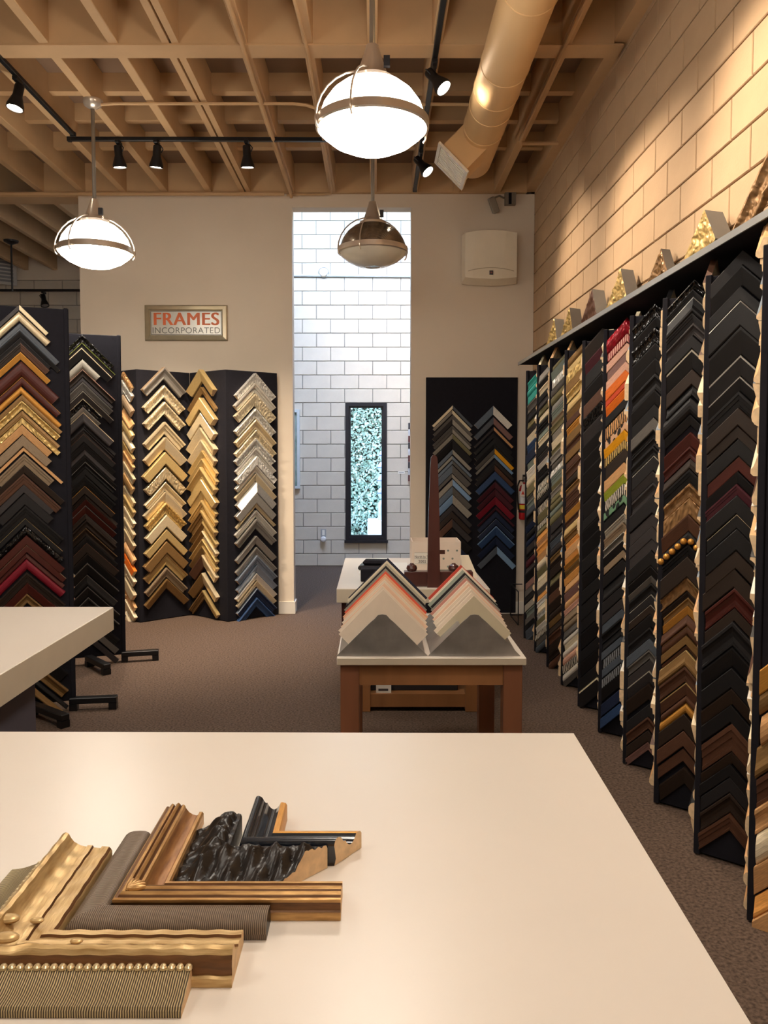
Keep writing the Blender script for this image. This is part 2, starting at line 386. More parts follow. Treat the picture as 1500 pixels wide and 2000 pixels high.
# ------------------------------------------------------------------ track lights
def track(a, b, label):
    v = Vector(b)-Vector(a); L = v.length; rz = math.atan2(v.y, v.x)
    t = thing('track_rail', label, 'track', a, rz, 'black lighting tracks')
    MB().box((0, -.018, -.02), (L, .018, .012), bev=.004).build('rail', blackmet, t)
    for x in (0.0, L-.03): box('end_cap', (x, -.021, -.023), (x+.03, .021, .010), blackmet, t)
    return t
track((-2.49, 1.2, 4.317), (-2.49, 6.74, 4.317), 'black lighting track running away at the upper left')
track((-2.575, 6.83, 4.317), (.36, 6.85, 4.317), 'black lighting track crossing before the back wall')
track((.395, 0.2, 4.317), (.395, 8.15, 4.317), 'black lighting track beside the round duct')
def head(loc, tgt, lit, label, E=SPOT_E, size=60):
    t = thing('track_spotlight', label, 'spotlight', loc, 0, 'track spotlights')
    box('adapter', (-.018, -.05, -.05), (.018, .05, -.02), blackmet, t, bev=.004)
    MB().tube([(0, 0, -.05), (0, 0, -.10)], .009, 8).build('stem', blackmet, t)
    dv = (Vector(tgt)-(Vector(loc)+Vector((0, 0, -.13)))).normalized()
    q = dv.to_track_quat('-Z', 'Y').to_euler()
    can = MB().lathe([(0, .07), (.03, .07), (.033, .06), (.033, -.01), (.04, -.03), (.058, -.085), (.058, -.105), (.052, -.105), (.050, -.088), (0, -.088)], n=24).build('can', blackmet, t, (0, 0, -.13), q, smooth=True)
    MB().lathe([(.0495, -.0885), (.047, -.097), (0, -.1)], n=24).build('lens', hotlamp if lit else zinc, can, smooth=True)
    MB().tube([(.036, 0, .02), (.05, 0, .05), (.03, 0, .075), (0, 0, .08)], .005, 6).build('yoke', blackmet, can, smooth=True)
    if lit:
        l = add_light('spot_beam', 'SPOT', (0, 0, -.115), E, WARM, (0, 0, 0), can, spot_size=R(size), spot_blend=1.0, shadow_soft_size=.04)
    return t
head((-2.49, 5.70, 4.317), (-3.2, 5.1, 0), True, 'black spotlight on the upper left track', 40)
head((-2.15, 6.83, 4.317), (-2.0, 7.5, 0), True, 'leftmost black spotlight on the track before the back wall', SPOT_E*2.0, 74)
head((-1.83, 6.83, 4.317), (-2.3, 7.55, 0), True, 'second black spotlight from the left on the track before the back wall', SPOT_E*2.0, 74)
head((-1.075, 6.83, 4.317), (-1.0, 7.55, 0), True, 'black spotlight above the sign, right of the two neighbouring spotlights', SPOT_E*2.0, 74)
head((.395, 5.46, 4.317), (1.63, 4.8, 2.55), True, 'black spotlight beside the large lit pendant, on the right track', SPOT_E*1.0, 84)
head((.395, 7.05, 4.317), (1.6, 6.4, 2.55), True, 'small black spotlight far back on the right track', SPOT_E*.8, 84)
head((.395, 3.7, 4.317), (1.63, 3.2, 2.6), True, 'spotlight on the right track above the near rack, outside the picture', SPOT_E*1.25, 84)
head((.395, 2.2, 4.317), (1.63, 1.9, 2.6), True, 'spotlight on the right track behind the near rack, outside the picture', SPOT_E*1.3, 84)

# far left: dark pendant rod, vent and track in the side room
t = thing('ceiling_rod', 'thin dark rod with round canopy hanging in the far left room', 'rod', (-4.55, 10.13, ZC))
MB().lathe([(0, 0), (.09, 0), (.085, -.02), (.02, -.05), (0, -.05)], n=20).build('canopy', blackmet, t, smooth=True)
MB().tube([(0, 0, -.04), (0, 0, -.62)], .012, 8).build('rod', blackmet, t)
t = thing('wall_vent', 'pale louvred vent grille high in the far left room', 'vent', (-5.36, 11.6, 4.36), R(38))
box('frame', (-.2, -.03, -.27), (.2, .0, .27), mat('vent_pale', 'b9b6b0', .5, var=.03), t)
for i in range(9): box('louvre', (-.15, -.04, -.23+.051*i), (.15, -.03, -.2+.051*i), mat('vent_slat', '7d7d80', .5, var=.03), t)
box('neck', (-.16, .0, -.22), (.16, .16, .22), plaster, t)
t = track((-6.4, 11.5, 3.99), (-3.25, 11.5, 3.99), 'thin black track in the far left room'); 
head((-4.72, 11.5, 3.99), (-4.2, 11.0, 2.0), False, 'dark unlit spotlight hanging above the tall left board')

# ------------------------------------------------------------------ corridor: window, ivy, small things
blackfr = mat('window_black', '1d1c22', .4, var=.06)
wn = MB(); f = .048
wn.box((WX0, YF-.03, WZ0), (WX0+f, YF+.06, WZ1)); wn.box((WX1-f, YF-.03, WZ0), (WX1, YF+.06, WZ1))
wn.box((WX0+f, YF-.03, WZ1-f), (WX1-f, YF+.06, WZ1)); wn.box((WX0+f, YF-.03, WZ0), (WX1-f, YF+.06, WZ0+f))
f2 = .075
win = struct(wn.build('window_1', blackfr), 'tall narrow black framed window')
sash = MB()
for a, b in (((WX0+f, YF, WZ0+f), (WX0+f2, YF+.04, WZ1-f)), ((WX1-f2, YF, WZ0+f), (WX1-f, YF+.04, WZ1-f)), ((WX0+f2, YF, WZ1-f2), (WX1-f2, YF+.04, WZ1-f)), ((WX0+f2, YF, WZ0+f), (WX1-f2, YF+.04, WZ0+f2))): sash.box(a, b)
sash.build('sash', blackfr, win)
box('sill', (WX0-.02, YF-.06, WZ0-.035), (WX1+.02, YF+.0, WZ0), blackfr, win)
gm = bpy.data.materials.new('window_glass'); gm.use_nodes = True; g = gm.node_tree
tr = g.nodes.new('ShaderNodeBsdfTransparent'); gl = g.nodes.new('ShaderNodeBsdfGlossy'); gl.inputs['Roughness'].default_value = .02
mx = g.nodes.new('ShaderNodeMixShader'); mx.inputs[0].default_value = .06
g.links.new(tr.outputs[0], mx.inputs[1]); g.links.new(gl.outputs[0], mx.inputs[2]); g.links.new(mx.outputs[0], g.nodes['Material Output'].inputs[0])
box('pane', (WX0+f2, YF+.015, WZ0+f2), (WX1-f2, YF+.021, WZ1-f2), gm, win)
# garden: ground, ivy wall, pedestal with stacked glass floats
struct(box('ground', (-3, YF+.25, -.1), (3, 16, 0), mat('paving', 'b9b4aa', .9, var=.1, vscale=3)), 'pale paving outside the window')
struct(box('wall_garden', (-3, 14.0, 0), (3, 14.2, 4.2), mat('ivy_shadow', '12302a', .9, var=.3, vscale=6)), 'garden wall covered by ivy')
iv = MB(); rnd = random.Random(3)
for i in range(18000):
    x = rnd.uniform(-1.3, 1.0); z = rnd.uniform(.0, 3.3); y = 13.98-rnd.random()**2*.16; s = rnd.uniform(.012, .028)
    a = rnd.uniform(-.6, .6); tl = rnd.uniform(.3, 1.3); ca, sa = math.cos(a), math.sin(a)
    vs = []
    for px, pz in ((0, .55), (.5, .12), (.28, -.45), (0, -.75), (-.28, -.45), (-.5, .12)):
        u, v = (px*ca-pz*sa)*s*1.6, (px*sa+pz*ca)*s*1.6
        vs.append((x+u, y-.5*s+(-v)*-.0 + v*math.cos(tl)*.8, z+v*math.sin(tl)))
    iv.add(vs, [(0, 1, 2, 3), (0, 3, 4, 5)])
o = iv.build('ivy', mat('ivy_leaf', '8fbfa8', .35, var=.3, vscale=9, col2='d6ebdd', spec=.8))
tag(o, 'dense green ivy leaves outside the narrow window', 'ivy', kind='stuff')
o = box('garden_plinth', (-.13, 13.2, 0), (.6, 13.7, .55), mat('plinth_white', 'e8e8e6', .8, var=.03), bev=.01); tag(o, 'white plinth outside at the bottom of the window', 'plinth')
t = thing('garden_sculpture', 'pale blue stacked glass sculpture on the white plinth outside', 'sculpture', (.15, 13.4, .55))
gb = mat('pale_glass', 'b9cfe6', .2, var=.25, vscale=6, coat=.5)
MB().lathe([(0, 0), (.10, 0), (.11, .02), (.11, .26), (.08, .32), (.05, .34), (0, .34)], n=20).build('jar', gb, t, smooth=True)
for k, (zz, rr) in enumerate(((.45, .115), (.66, .12), (.88, .11), (1.08, .09))):
    b = MB().sphere((0, 0, zz), rr, n=20).build('float', gb, t, smooth=True)
    MB().lathe([(rr*.95, zz-.015), (rr*1.04, zz), (rr*.95, zz+.015)], n=20).build('ring', mat('float_rope', '5c74a8', .6, var=.2), b)
o = MB().tube([(-.45, 13.6, .35), (-.28, 13.6, .85), (-.1, 13.55, 1.12), (.12, 13.6, 1.4), (.25, 13.62, 1.62)], [.012, .011, .01, .008, .005], 6).build('bare_branch', mat('branch_bark', 'a9b7ae', .8, var=.2)); tag(o, 'thin bare branch leaning before the ivy outside the window', 'branch')
# pipe + alarm bell
t = thing('alarm_bell', 'round white alarm bell on the corridor block wall', 'bell', (-.752, YF-.012, 4.295))
MB().lathe([(0, -.07), (.03, -.07), (.055, -.06), (.066, -.03), (.068, 0), (0, 0)], n=24, axis='Y').build('dome', white_pt, t, smooth=True)
MB().lathe([(.075, -.004), (.08, -.012), (.075, -.02)], n=24, axis='Y').build('rim', mat('bell_rim', '7f8a90', .5, var=.05), t, smooth=True)
o = MB().tube([(-1.5, YF-.03, 4.255), (XR-.02, YF-.03, 4.235)], .018, 8).build('wall_pipe', mat('pipe_pale', 'c3ccd0', .5, var=.04)); tag(o, 'pale pipe running across the corridor block wall', 'pipe')
t = thing('power_outlet', 'white wall outlet with a plugged-in night light', 'outlet', (-.768, YF-.012, .49))
box('plate', (-.04, -.006, -.06), (.04, 0, .06), mat('outlet_grey', 'a9a9a8', .5, var=.03), t)
box('socket', (-.018, -.009, -.03), (.018, -.006, .045), white_pt, t)
MB().lathe([(0, -.07), (.03, -.066), (.042, -.05), (.042, -.02), (.03, -.006), (0, -.006)], c=(.0, 0, -.09), n=20, axis='Y').build('night_light', mat('night_white', 'e6e6e6', .4, var=.02), t, smooth=True)
t = thing('small_label', 'small white label card on the corridor block wall', 'label', (.385, YF-.013, 1.387))
box('card', (-.05, -.004, -.02), (.05, 0, .02), white_pt, t); box('print', (-.035, -.005, -.004), (.035, -.004, .004), mat('print_grey', '9a9a9a', .7, var=.05), t)
t = thing('wall_picture', 'pale framed green picture on the corridor wall, cut off by the left door jamb', 'picture', (-1.36, YF-.0125, 1.73))
for a_, b_ in (((-.25, -.58), (-.21, .58)), ((.21, -.58), (.25, .58)), ((-.21, -.58), (.21, -.54)), ((-.21, .54), (.21, .58))): box('frame_rail', (a_[0], -.05, a_[1]), (b_[0], 0, b_[1]), mat('pale_frame', 'cfd6d8', .4, var=.04), t)
box('image', (-.21, -.02, -.54), (.21, -.004, .54), mat('pict_green', '6f9a86', .5, var=.4, vscale=3, col2='cfe0da'), t)
t = thing('wall_art', 'dark red and white bordered picture on the corridor wall right of the window', 'picture', (.70, YF-.0125, 1.69))
for k in range(9):
    for x_ in (-.215, .165): box('border_tile', (x_, -.06, -.43+.0955*k), (x_+.05, 0, -.34+.0955*k), mat(('hang_red', 'hang_white', 'hang_dark')[k % 3], ('5a2226', 'c9cdd4', '2a2a33')[k % 3], .5, var=.2, vscale=20), t)
box('image', (-.165, -.03, -.43), (.165, -.002, .43), mat('art_dark', '5f4a44', .6, var=.4, vscale=6), t)

# ------------------------------------------------------------------ frame corner samples
STY = {  # code: hex, rough, metal, finish, words
 'bk': ('131214', .48, 0, 'grain', 'satin black'), 'bg': ('0e0e10', .15, 0, 'carve', 'glossy black'), 'bm': ('1b191b', .6, 0, 'grain', 'charcoal'),
 'db': ('2b2019', .5, 0, 'grain', 'dark brown'), 'mb': ('56392a', .45, 0, 'grain', 'walnut brown'), 'mh': ('4a201a', .35, 0, 'grain', 'mahogany'),
 'ma': ('4d222b', .4, 0, 'grain', 'maroon'), 'dr': ('7c1a2a', .4, 0, 'grain', 'deep red'), 'bz': ('8a6b42', .42, .4, 'streak', 'bronze'),
 'bc': ('96724a', .38, .4, 'carve', 'carved bronze'),
 'gd': ('cdb27a', .34, .5, 'streak', 'gold'), 'og': ('cd9344', .36, .45, 'streak', 'orange gold'), 'gc': ('cfb070', .34, .5, 'carve', 'carved gold'),
 'ch': ('dccba8', .36, .45, 'streak', 'champagne'), 'cc': ('e2d2b2', .34, .45, 'carve', 'carved champagne'), 'sv': ('dfdbd2', .3, .5, 'streak', 'silver'),
 'sc': ('e6e2da', .3, .5, 'carve', 'carved silver'), 'sr': ('dcdad3', .32, .5, 'rib', 'ribbed silver'), 'pw': ('9a968f', .38, .45, 'streak', 'pewter'),
 'pb': ('8590a0', .38, .45, 'streak', 'blue pewter'), 'ta': ('8a7760', .5, 0, 'grain', 'taupe'), 'tn': ('cf9f6c', .5, 0, 'grain', 'tan'),
 'pk': ('e0ae96', .5, 0, 'grain', 'pale pink'), 'mv': ('87645c', .5, 0, 'grain', 'mauve brown'), 'rd': ('9c1526', .2, .2, 'carve', 'glittering red'),
 'or': ('ea7420', .4, 0, 'grain', 'bright orange'), 'ro': ('d8502a', .4, 0, 'grain', 'red orange'), 'ye': ('f2a81e', .4, 0, 'grain', 'golden yellow'),
 'gn': ('9aa534', .45, 0, 'grain', 'olive green'), 'gy': ('5f5b57', .5, 0, 'grain', 'grey'), 'lg': ('9a9488', .5, 0, 'grain', 'light grey'),
 'gt': ('332f30', .5, 0, 'grain', 'dark grey'), 'sl': ('4d545d', .45, 0, 'grain', 'slate grey'), 'nv': ('202a42', .4, 0, 'grain', 'navy'),
 'bl': ('31496f', .4, 0, 'grain', 'dark blue'), 'lb': ('8fb2d8', .35, .3, 'streak', 'light blue'), 'gb': ('6f7c8a', .45, 0, 'streak', 'grey blue'),
 'cr': ('e2d3b4', .5, 0, 'grain', 'cream'), 'te': ('37a096', .4, 0, 'grain', 'teal'), 'ol': ('7b7454', .45, .2, 'streak', 'olive grey'),
 'wh': ('e2dcd0', .5, 0, 'grain', 'off-white'), 'lo': ('e6a458', .45, 0, 'grain', 'light orange'), 'gg': ('7f8a82', .45, .2, 'streak', 'grey green'),
 'zp': ('eab8a4', .5, 0, ('stripe', '9c2a30'), 'pink zebra striped'), 'zt': ('eab070', .5, 0, ('stripe', '1a1512'), 'tan zebra striped'),
 'zw': ('ded6c4', .5, 0, ('stripe', '1a1818'), 'black and white striped'), 'zg': ('d8b868', .5, 0, ('stripe', '3a2818'), 'gold zebra striped'),
 'zd': ('8d9094', .5, 0, ('stripe', '141416'), 'dark zebra striped'), 'ct': ('e2b48c', .5, 0, ('spot', '17130f'), 'tan spotted'),
 'cg': ('6f9a78', .5, 0, ('spot', '12181a'), 'green spotted'), 'bd': ('d9c8a4', .36, .7, 'carve', 'dimpled champagne'),
}
def smat(c):
    h, r, me, fin, _ = STY[c]; k = 'moulding_'+c
    if k in MATS: return MATS[k]
    if isinstance(fin, tuple): return mat(k, h, r, me, pattern=fin[0], col2=fin[1], pscale=18 if fin[0] == 'stripe' else 28, coord='UV')
    if fin == 'carve': return mat(k, h, r, me, var=.35, vscale=45, bump=1, bscale=48, btype='carve', coord='UV')
    if fin == 'rib': return mat(k, h, r, me, var=.1, vscale=60, bump=1, bscale=60, btype='rib', coord='UV')
    return mat(k, h, r, me, var=.18 if fin == 'grain' else .14, vscale=30, stretch=(1, 9, 1), bump=.25, bscale=80, coord='UV', spec=.35)
PROF = {
 'flat': [(0, 0), (0, .9), (.05, 1), (.93, 1), (1, .88), (1, 0)],
 'scoop': [(0, 0), (0, .95), (.05, 1), (.18, 1), (.24, .8), (.4, .52), (.62, .4), (.82, .46), (.86, .62), (.95, .62), (1, .5), (1, 0)],
 'step': [(0, 0), (0, 1), (.2, 1), (.22, .78), (.5, .7), (.52, .5), (.84, .42), (.86, .58), (1, .52), (1, 0)],
 'round': [(0, 0), (0, .4), (.1, .75), (.3, .97), (.5, 1), (.7, .95), (.9, .7), (1, .4), (1, 0)],
 'bevel': [(0, 0), (0, 1), (.1, 1), (.95, .5), (1, .42), (1, 0)],
 'rev': [(0, 0), (0, .35), (.08, .45), (.5, .72), (.72, 1), (.88, 1), (1, .75), (1, 0)],
}
def chev(mb, L, W, T, prof, mats, xf=None, a=0, b=0, edge=None, raw=2, Lr=None, cut=False):
    """two mitred arms meeting at a top apex (0,0,0); board plane is y=0, front is -y.
       a,b = material index of left/right arm; edge = material index of the outer lip"""
    s2 = math.sqrt(.5); pts = PROF[prof]; n = len(pts); Lr = Lr or L
    rows = []
    for st in range(3):
        for s_, t_ in pts:
            s_ *= W
            if cut and st != 1: x, z = (-L*s2 if st == 0 else Lr*s2), -L*s2-s_/s2
            elif st == 0: x, z = -L*s2+s_*s2, -L*s2-s_*s2
            elif st == 1: x, z = 0, -s_/s2
            else: x, z = Lr*s2-s_*s2, -Lr*s2-s_*s2
            rows.append((x, -t_*T, z))
    uvs = []
    cum = [0]
    for i in range(1, n): cum.append(cum[-1]+math.hypot((pts[i][0]-pts[i-1][0])*W, (pts[i][1]-pts[i-1][1])*T))
    fs, mi = [], []
    for st in (0, 1):
        for i in range(n-1):
            fs.append((st*n+i, (st+1)*n+i, (st+1)*n+i+1, st*n+i+1))
            mi.append(edge if (edge is not None and i < 2) else (a if st == 0 else b))
            l0 = [0 if st else -L, Lr if st else 0]
            uvs.append([(l0[0], cum[i]), (l0[1], cum[i]), (l0[1], cum[i+1]), (l0[0], cum[i+1])])
        fs.append((st*n+n-1, (st+1)*n+n-1, (st+1)*n, st*n)); mi.append(raw); uvs.append([(0, 0)]*4)
    fs.append(tuple(range(n))); mi.append(raw); uvs.append([(0.1*i, 0) for i in range(n)])
    fs.append(tuple(range(2*n, 3*n))[::-1]); mi.append(raw); uvs.append([(0.1*i, 0) for i in range(n)])
    if xf: rows = [tuple(xf @ Vector(r)) for r in rows]
    mb.add(rows, fs, mi)
    mb.uvl = getattr(mb, 'uvl', []) + [u for f in uvs for u in f]
def chev_mesh(mb, name, mats):
    me = bpy.data.meshes.new(name); me.from_pydata(mb.v, [], mb.f)
    for m in mats: me.materials.append(m)
    me.polygons.foreach_set('material_index', mb.m)
    uv = me.uv_layers.new(name='UVMap'); flat = [c for u in mb.uvl for c in u]; uv.data.foreach_set('uv', flat)
    me.update(); return me
ORD = ['first', 'second', 'third', 'fourth', 'fifth', 'sixth', 'seventh', 'eighth', 'ninth', 'tenth', 'eleventh', 'twelfth', 'thirteenth', 'fourteenth', 'fifteenth', 'sixteenth', 'seventeenth', 'eighteenth', 'nineteenth', 'twentieth']
TEN = {20: 'twenty', 30: 'thirty', 40: 'forty'}
def ordn(i):
    if i <= 20: return ORD[i-1]
    t = i//10*10; return ('thirtieth' if i == 30 else 'fortieth') if i == t else TEN[t]+'-'+ORD[i-t-1]
STUFF = MB(); STUFF_M = []; 
def stuff_idx(m):
    if m not in STUFF_M: STUFF_M.append(m)
    return STUFF_M.index(m)
rs = random.Random(11)
PK = list(PROF)
def put_chev(P, th, z, L, W, T, sty, prof, label=None, group=None, Lr=None, beads=False, cut=False):
    """P=(x,y) of apex on the board face, th=board rotation"""
    acc = None
    if '+' in sty: sty, acc = sty.split('+')
    l, r = (sty.split('/')+[sty])[:2] if '/' in sty else (sty, sty)  # slashed style: arms toned apart to paint how light falls
    ms = [smat(l), smat(r), rawwood] + ([smat(acc)] if acc else [])
    rot = rs.uniform(-.008, .008)
    if label is None:
        xf = Matrix.Translation((P[0], P[1], z)) @ Matrix.Rotation(th, 4, 'Z') @ Matrix.Rotation(rot, 4, 'Y')
        chev(STUFF, L, W, T, prof, None, xf, stuff_idx(ms[0]), stuff_idx(ms[1]), stuff_idx(ms[3]) if acc else None, stuff_idx(rawwood), Lr, cut); return
    mb = MB(); chev(mb, L, W, T, prof, None, None, 0, 1 if l != r else 0, 3 if acc else None, 2, Lr, cut)
    o = link('frame_corner', chev_mesh(mb, 'frame_corner', ms), None, (P[0], P[1], z), (0, rot, th))
    tag(o, label, 'frame corner', group)
    if beads:
        for sd in (-1, 1):
            for k in range(5):
                q = .01+W*.3+k*.036
                MB().sphere((sd*q*.72, -T-.006, -q*.72-W*.75), .0155, n=12).build('bead', smat('og'), o, smooth=True)
    return o
def words(sty):
    acc = None
    if '+' in sty: sty, acc = sty.split('+')
    s = ' light-painted '.join(STY[c][4] for c in sty.split('/'))  # a slash pair is light painted into the arms of one moulding
    if acc: s += ' '+STY[acc][4]+'-edged'
    return s
def column(P, th, Yd, spec, end, hw, where, group, indiv=True, prefs=None, tmul=1.0, drift=0, cut=False):
    """spec: list of (row in photo, style[, fill]); apex heights from the rows at depth Yd"""
    z = [z_at(s[0], Yd) for s in spec] + [z_at(end, Yd)]
    n = len(spec); u = Vector((math.cos(th), math.sin(th)))
    for i, s in enumerate(spec):
        fill = s[2] if len(s) > 2 else .97
        gap = z[i]-z[i+1]
        W = max(.008, min(.085, gap*.7071*fill))
        T = (.012+.28*W+rs.uniform(-.002, .006))*tmul
        c = s[1].split('+')[0].split('/')[0]
        pf = s[3] if len(s) > 3 else (rs.choice(prefs or PK))
        hh = hw*(s[4] if len(s) > 4 else rs.uniform(.95, 1.03))
        dx = rs.uniform(-.004, .004)+drift*i/n
        lab = f'{words(s[1])} frame corner, {ordn(i+1)} from top {where}' if indiv else None
        put_chev((P[0]+u.x*dx, P[1]+u.y*dx), th, z[i], hh*1.414, W, T, s[1], pf, lab, group, beads=(s[1] == 'bk' and len(s) > 5), cut=cut)
def seq(y0, y1, codes):     # evenly hung samples between two rows
    cs = codes.split(); w_ = [rs.uniform(.75, 1.25) for _ in cs]; S = sum(w_); out = []; y = y0
    for c, k in zip(cs, w_): out.append((y, c)); y += (y1-y0)*k/S
    return out

# ---- right rack: zigzag screen + shelf
RX, DY = 1.365, .4868
RY = [2.818+DY*k for k in range(10)]
VXX, VDY = 1.592, .185
TOPZ = 2.42
rack = thing('folding_display', 'long black zigzag display screen along the right block wall', 'display', (RX, RY[0], 0))
def panel(parent, a, b, z0, z1, th_=.018, name='panel', m=None, org=(0, 0)):
    """board whose front face runs from a to b (left to right seen from the front)"""
    a = Vector(a); b = Vector(b); v = b-a
    o = box(name, (0, 0, z0), (v.length, th_, z1), m or boardm, parent, bev=.003)
    o.location = (a.x-org[0], a.y-org[1], 0); o.rotation_euler = (0, 0, math.atan2(v.y, v.x)); return math.atan2(v.y, v.x)
org = (RX, RY[0])
thF = thG = 0
for k, y in enumerate(RY):
    thF = panel(rack, (RX, y), (VXX, y-VDY), .01, TOPZ, org=org)
    yn = RY[k+1] if k < 9 else y+DY
    if k < 9: thG = panel(rack, (VXX, yn-VDY), (RX, y), .01, TOPZ, org=org)
    else: panel(rack, (VXX, y+.30), (RX, y), .01, TOPZ, org=org)
    MB().box((-.012, -.012, .006), (.014, .018, TOPZ+.004), bev=.003).build('edge_trim', boardm, rack, (0, y-RY[0], 0), (0, 0, R(-40)))
box('back_board', (1.605-RX, -.6, .0), (1.625-RX, 4.9, 2.52), boardm, rack)
sh = thing('display_shelf', 'long black shelf with grey front edge above the right rack', 'shelf', (RX, 2.0, 2.52))
box('board', (-.005, -.4, 0), (.262, 5.62, .02), boardm, sh)
box('edge_strip', (-.012, -.4, -.004), (-.005, 5.63, .024), shelfedge, sh)

CH = .131   # distance of the sample centre line from the ridge along F
def fcol(k, spec, end, where, indiv=True, hw=.118, prefs=None):
    P = (RX+CH*math.cos(thF), RY[k]+CH*math.sin(thF))
    n_ = Vector((math.sin(thF), -math.cos(thF)))*.001
    column((P[0]+n_.x, P[1]+n_.y), thF, P[1], spec, end, hw, where, 'frame corners on the right rack', indiv, prefs, tmul=.9, cut=True)
c1 = [(y, s) for y, s in zip(
 [490, 520, 560, 589, 640, 695, 736, 765, 797, 832, 857, 892, 920, 945, 967, 1004, 1032, 1075, 1110, 1147, 1187, 1212, 1262, 1302, 1342, 1375, 1410, 1465, 1490, 1515, 1545, 1585],
 'bm bk bk bk+pw bk bm+pw bk+pw bk db db bk mh+mb bk ma bk bk+ch bk db db mh db bm bk bk db bk mb db bk bm db mb'.split())]
fcol(1, c1, 1620, 'on second-nearest right rack panel', prefs=['flat', 'bevel', 'scoop', 'step', 'flat'])
c2 = [(548, 'bg+pw'), (566, 'bk'), (580, 'bk+pw'), (612, 'bm', .97, 'step'), (632, 'gt'), (656, 'bk', .9), (684, 'bk+lg'), (722, 'db'), (752, 'bk'), (774, 'bk'), (810, 'bk', .6), (844, 'mh'), (872, 'mh'), (895, 'db'), (916, 'bk'),
      (944, 'bc'), (972, 'bc', 1, 'flat'), (1004, 'mb', 1, 'bevel'), (1036, 'bk', 1, 'round', 1.0, 1), (1062, 'bk', 1, 'step'), (1086, 'db', 1, 'flat'), (1126, 'bc+gd', .95, 'scoop'), (1154, 'db'), (1166, 'bz'), (1182, 'og', .95, 'bevel'), (1200, 'mb'), (1220, 'mb+og'), (1240, 'bz'), (1258, 'mb'),
      (1268, 'bz+gd'), (1300, 'mb'), (1331, 'mb+gd'), (1357, 'mb'), (1371, 'og', .95, 'round'), (1392, 'db', .95, 'flat'), (1425, 'mb', .85, 'flat'), (1460, 'mb', .7, 'flat'), (1495, 'db', .95, 'bevel')]
fcol(2, c2, 1530, 'on third-nearest right rack panel')
c3 = [(594, 'bg'), (620, 'bk'), (640, 'bg'), (670, 'bk'), (700, 'bk'), (730, 'bk'), (762, 'bk'), (790, 'bk'), (816, 'gy', 1, 'flat'), (840, 'bk'), (854, 'bm'), (872, 'bk'), (890, 'bm+lg'), (920, 'gt'), (942, 'gt'), (968, 'bm'), (1002, 'gt', 1, 'flat'), (1028, 'gt', 1, 'flat'), (1052, 'gt', 1, 'flat'), (1074, 'bk'), (1104, 'bk+gt'), (1124, 'gy'), (1138, 'bk'), (1160, 'bm+lg'), (1180, 'db+lg'), (1198, 'bm'), (1224, 'bm'), (1246, 'sl'),
      (1268, 'gy'), (1287, 'gt'), (1308, 'gt+lg'), (1333, 'db', .8), (1373, 'bm'), (1398, 'mb', .9), (1425, 'db'), (1447, 'mv', .97, 'step')]
fcol(3, c3, 1464, 'on fourth-nearest right rack panel', prefs=['flat', 'bevel', 'flat', 'scoop'])
c4 = [(621, 'rd', .95, 'round'), (652, 'zp', .8, 'flat'), (670, 'pk', .9, 'flat'), (688, 'mv', 1, 'flat'), (706, 'pk', 1, 'flat'), (723, 'or', 1, 'flat'), (744, 'ro', .9, 'flat'), (757, 'or', .95, 'bevel'), (778, 'bk'), (798, 'zt', .95, 'flat'), (823, 'ct', .95, 'flat'), (839, 'ye', .97, 'bevel'), (859, 'zg', .97, 'flat'), (876, 'db', 1, 'flat'), (902, 'tn', .95, 'flat'), (926, 'gn', .95, 'bevel'), (944, 'zw', .95, 'flat'), (966, 'cg', .8, 'flat'), (984, 'bk'),
      (1002, 'lg', .97, 'step'), (1020, 'ta', .97, 'step'), (1038, 'gy+wh'), (1054, 'bk+lg'), (1074, 'ta', .8, 'flat'), (1092, 'bk', 1, 'flat'), (1116, 'bk'), (1144, 'bm', .97, 'flat'), (1168, 'gt', .97, 'flat'), (1188, 'sl', .97, 'flat'), (1206, 'bk'), (1226, 'bk'), (1242, 'sl', .97, 'flat'), (1258, 'zd', .97, 'flat'), (1276, 'sl', .9, 'flat'), (1294, 'zd', .97, 'flat'), (1312, 'bk', .8), (1345, 'nv', .9, 'flat'), (1372, 'bl', .95, 'flat')]
fcol(4, c4, 1394, 'on colourful right rack panel')
fcol(5, seq(642, 1354, 'db ma bk bk mb bg gt bk bk bk bk bm bk bk bk bk bk bk bk bk bk bk bk bk bm+cr'), 1362, 'on black panel left of colourful right rack panel', prefs=['flat', 'bevel'])
fcol(6, seq(668, 1035, 'bz gd gc bz gc gd bz mb og bz mb bz mb mb db bz mb mb og mb gd bz')+seq(1035, 1316, 'lo tn lo og bz lo tn mv tn pk ta ta gy wh cr wh pk zw wh gy'), 1318, 'on golden panel of right rack')
# far narrow panels: too many and too small to pick apart singly
fcol(7, seq(686, 1000, 'ol gg sc gy ol pw gg ta ol pw cr ol pw gy sc gg ol pw ol ol gg ol')+seq(1000, 1288, 'gt gt sl gt bz db db ol db mb db db bz db mb db db mb'), 1288, '', False)
fcol(8, seq(706, 1000, 'pw bk cr bk gt ol cr bk bk gg cr bk gt sv bk bk zw zw bk zw ol')+seq(1000, 1256, 'zw ol lo tn lo tn cr ol cr cr gy lo wh cr sc ol wh zw gy sl'), 1256, '', False)
fcol(9, seq(722, 1244, 'te te te gy bk ol gt cr bl nv gg wh cr ol gy gg sl bk nv bk nv gt bk ma gt bk mv gy bk lg gg gy bk sl sl'), 1246, '', False)
fcol(0, seq(1250, 1800, 'og bz tn bz mb tn cr tn lo tn'), 1830, '', False)
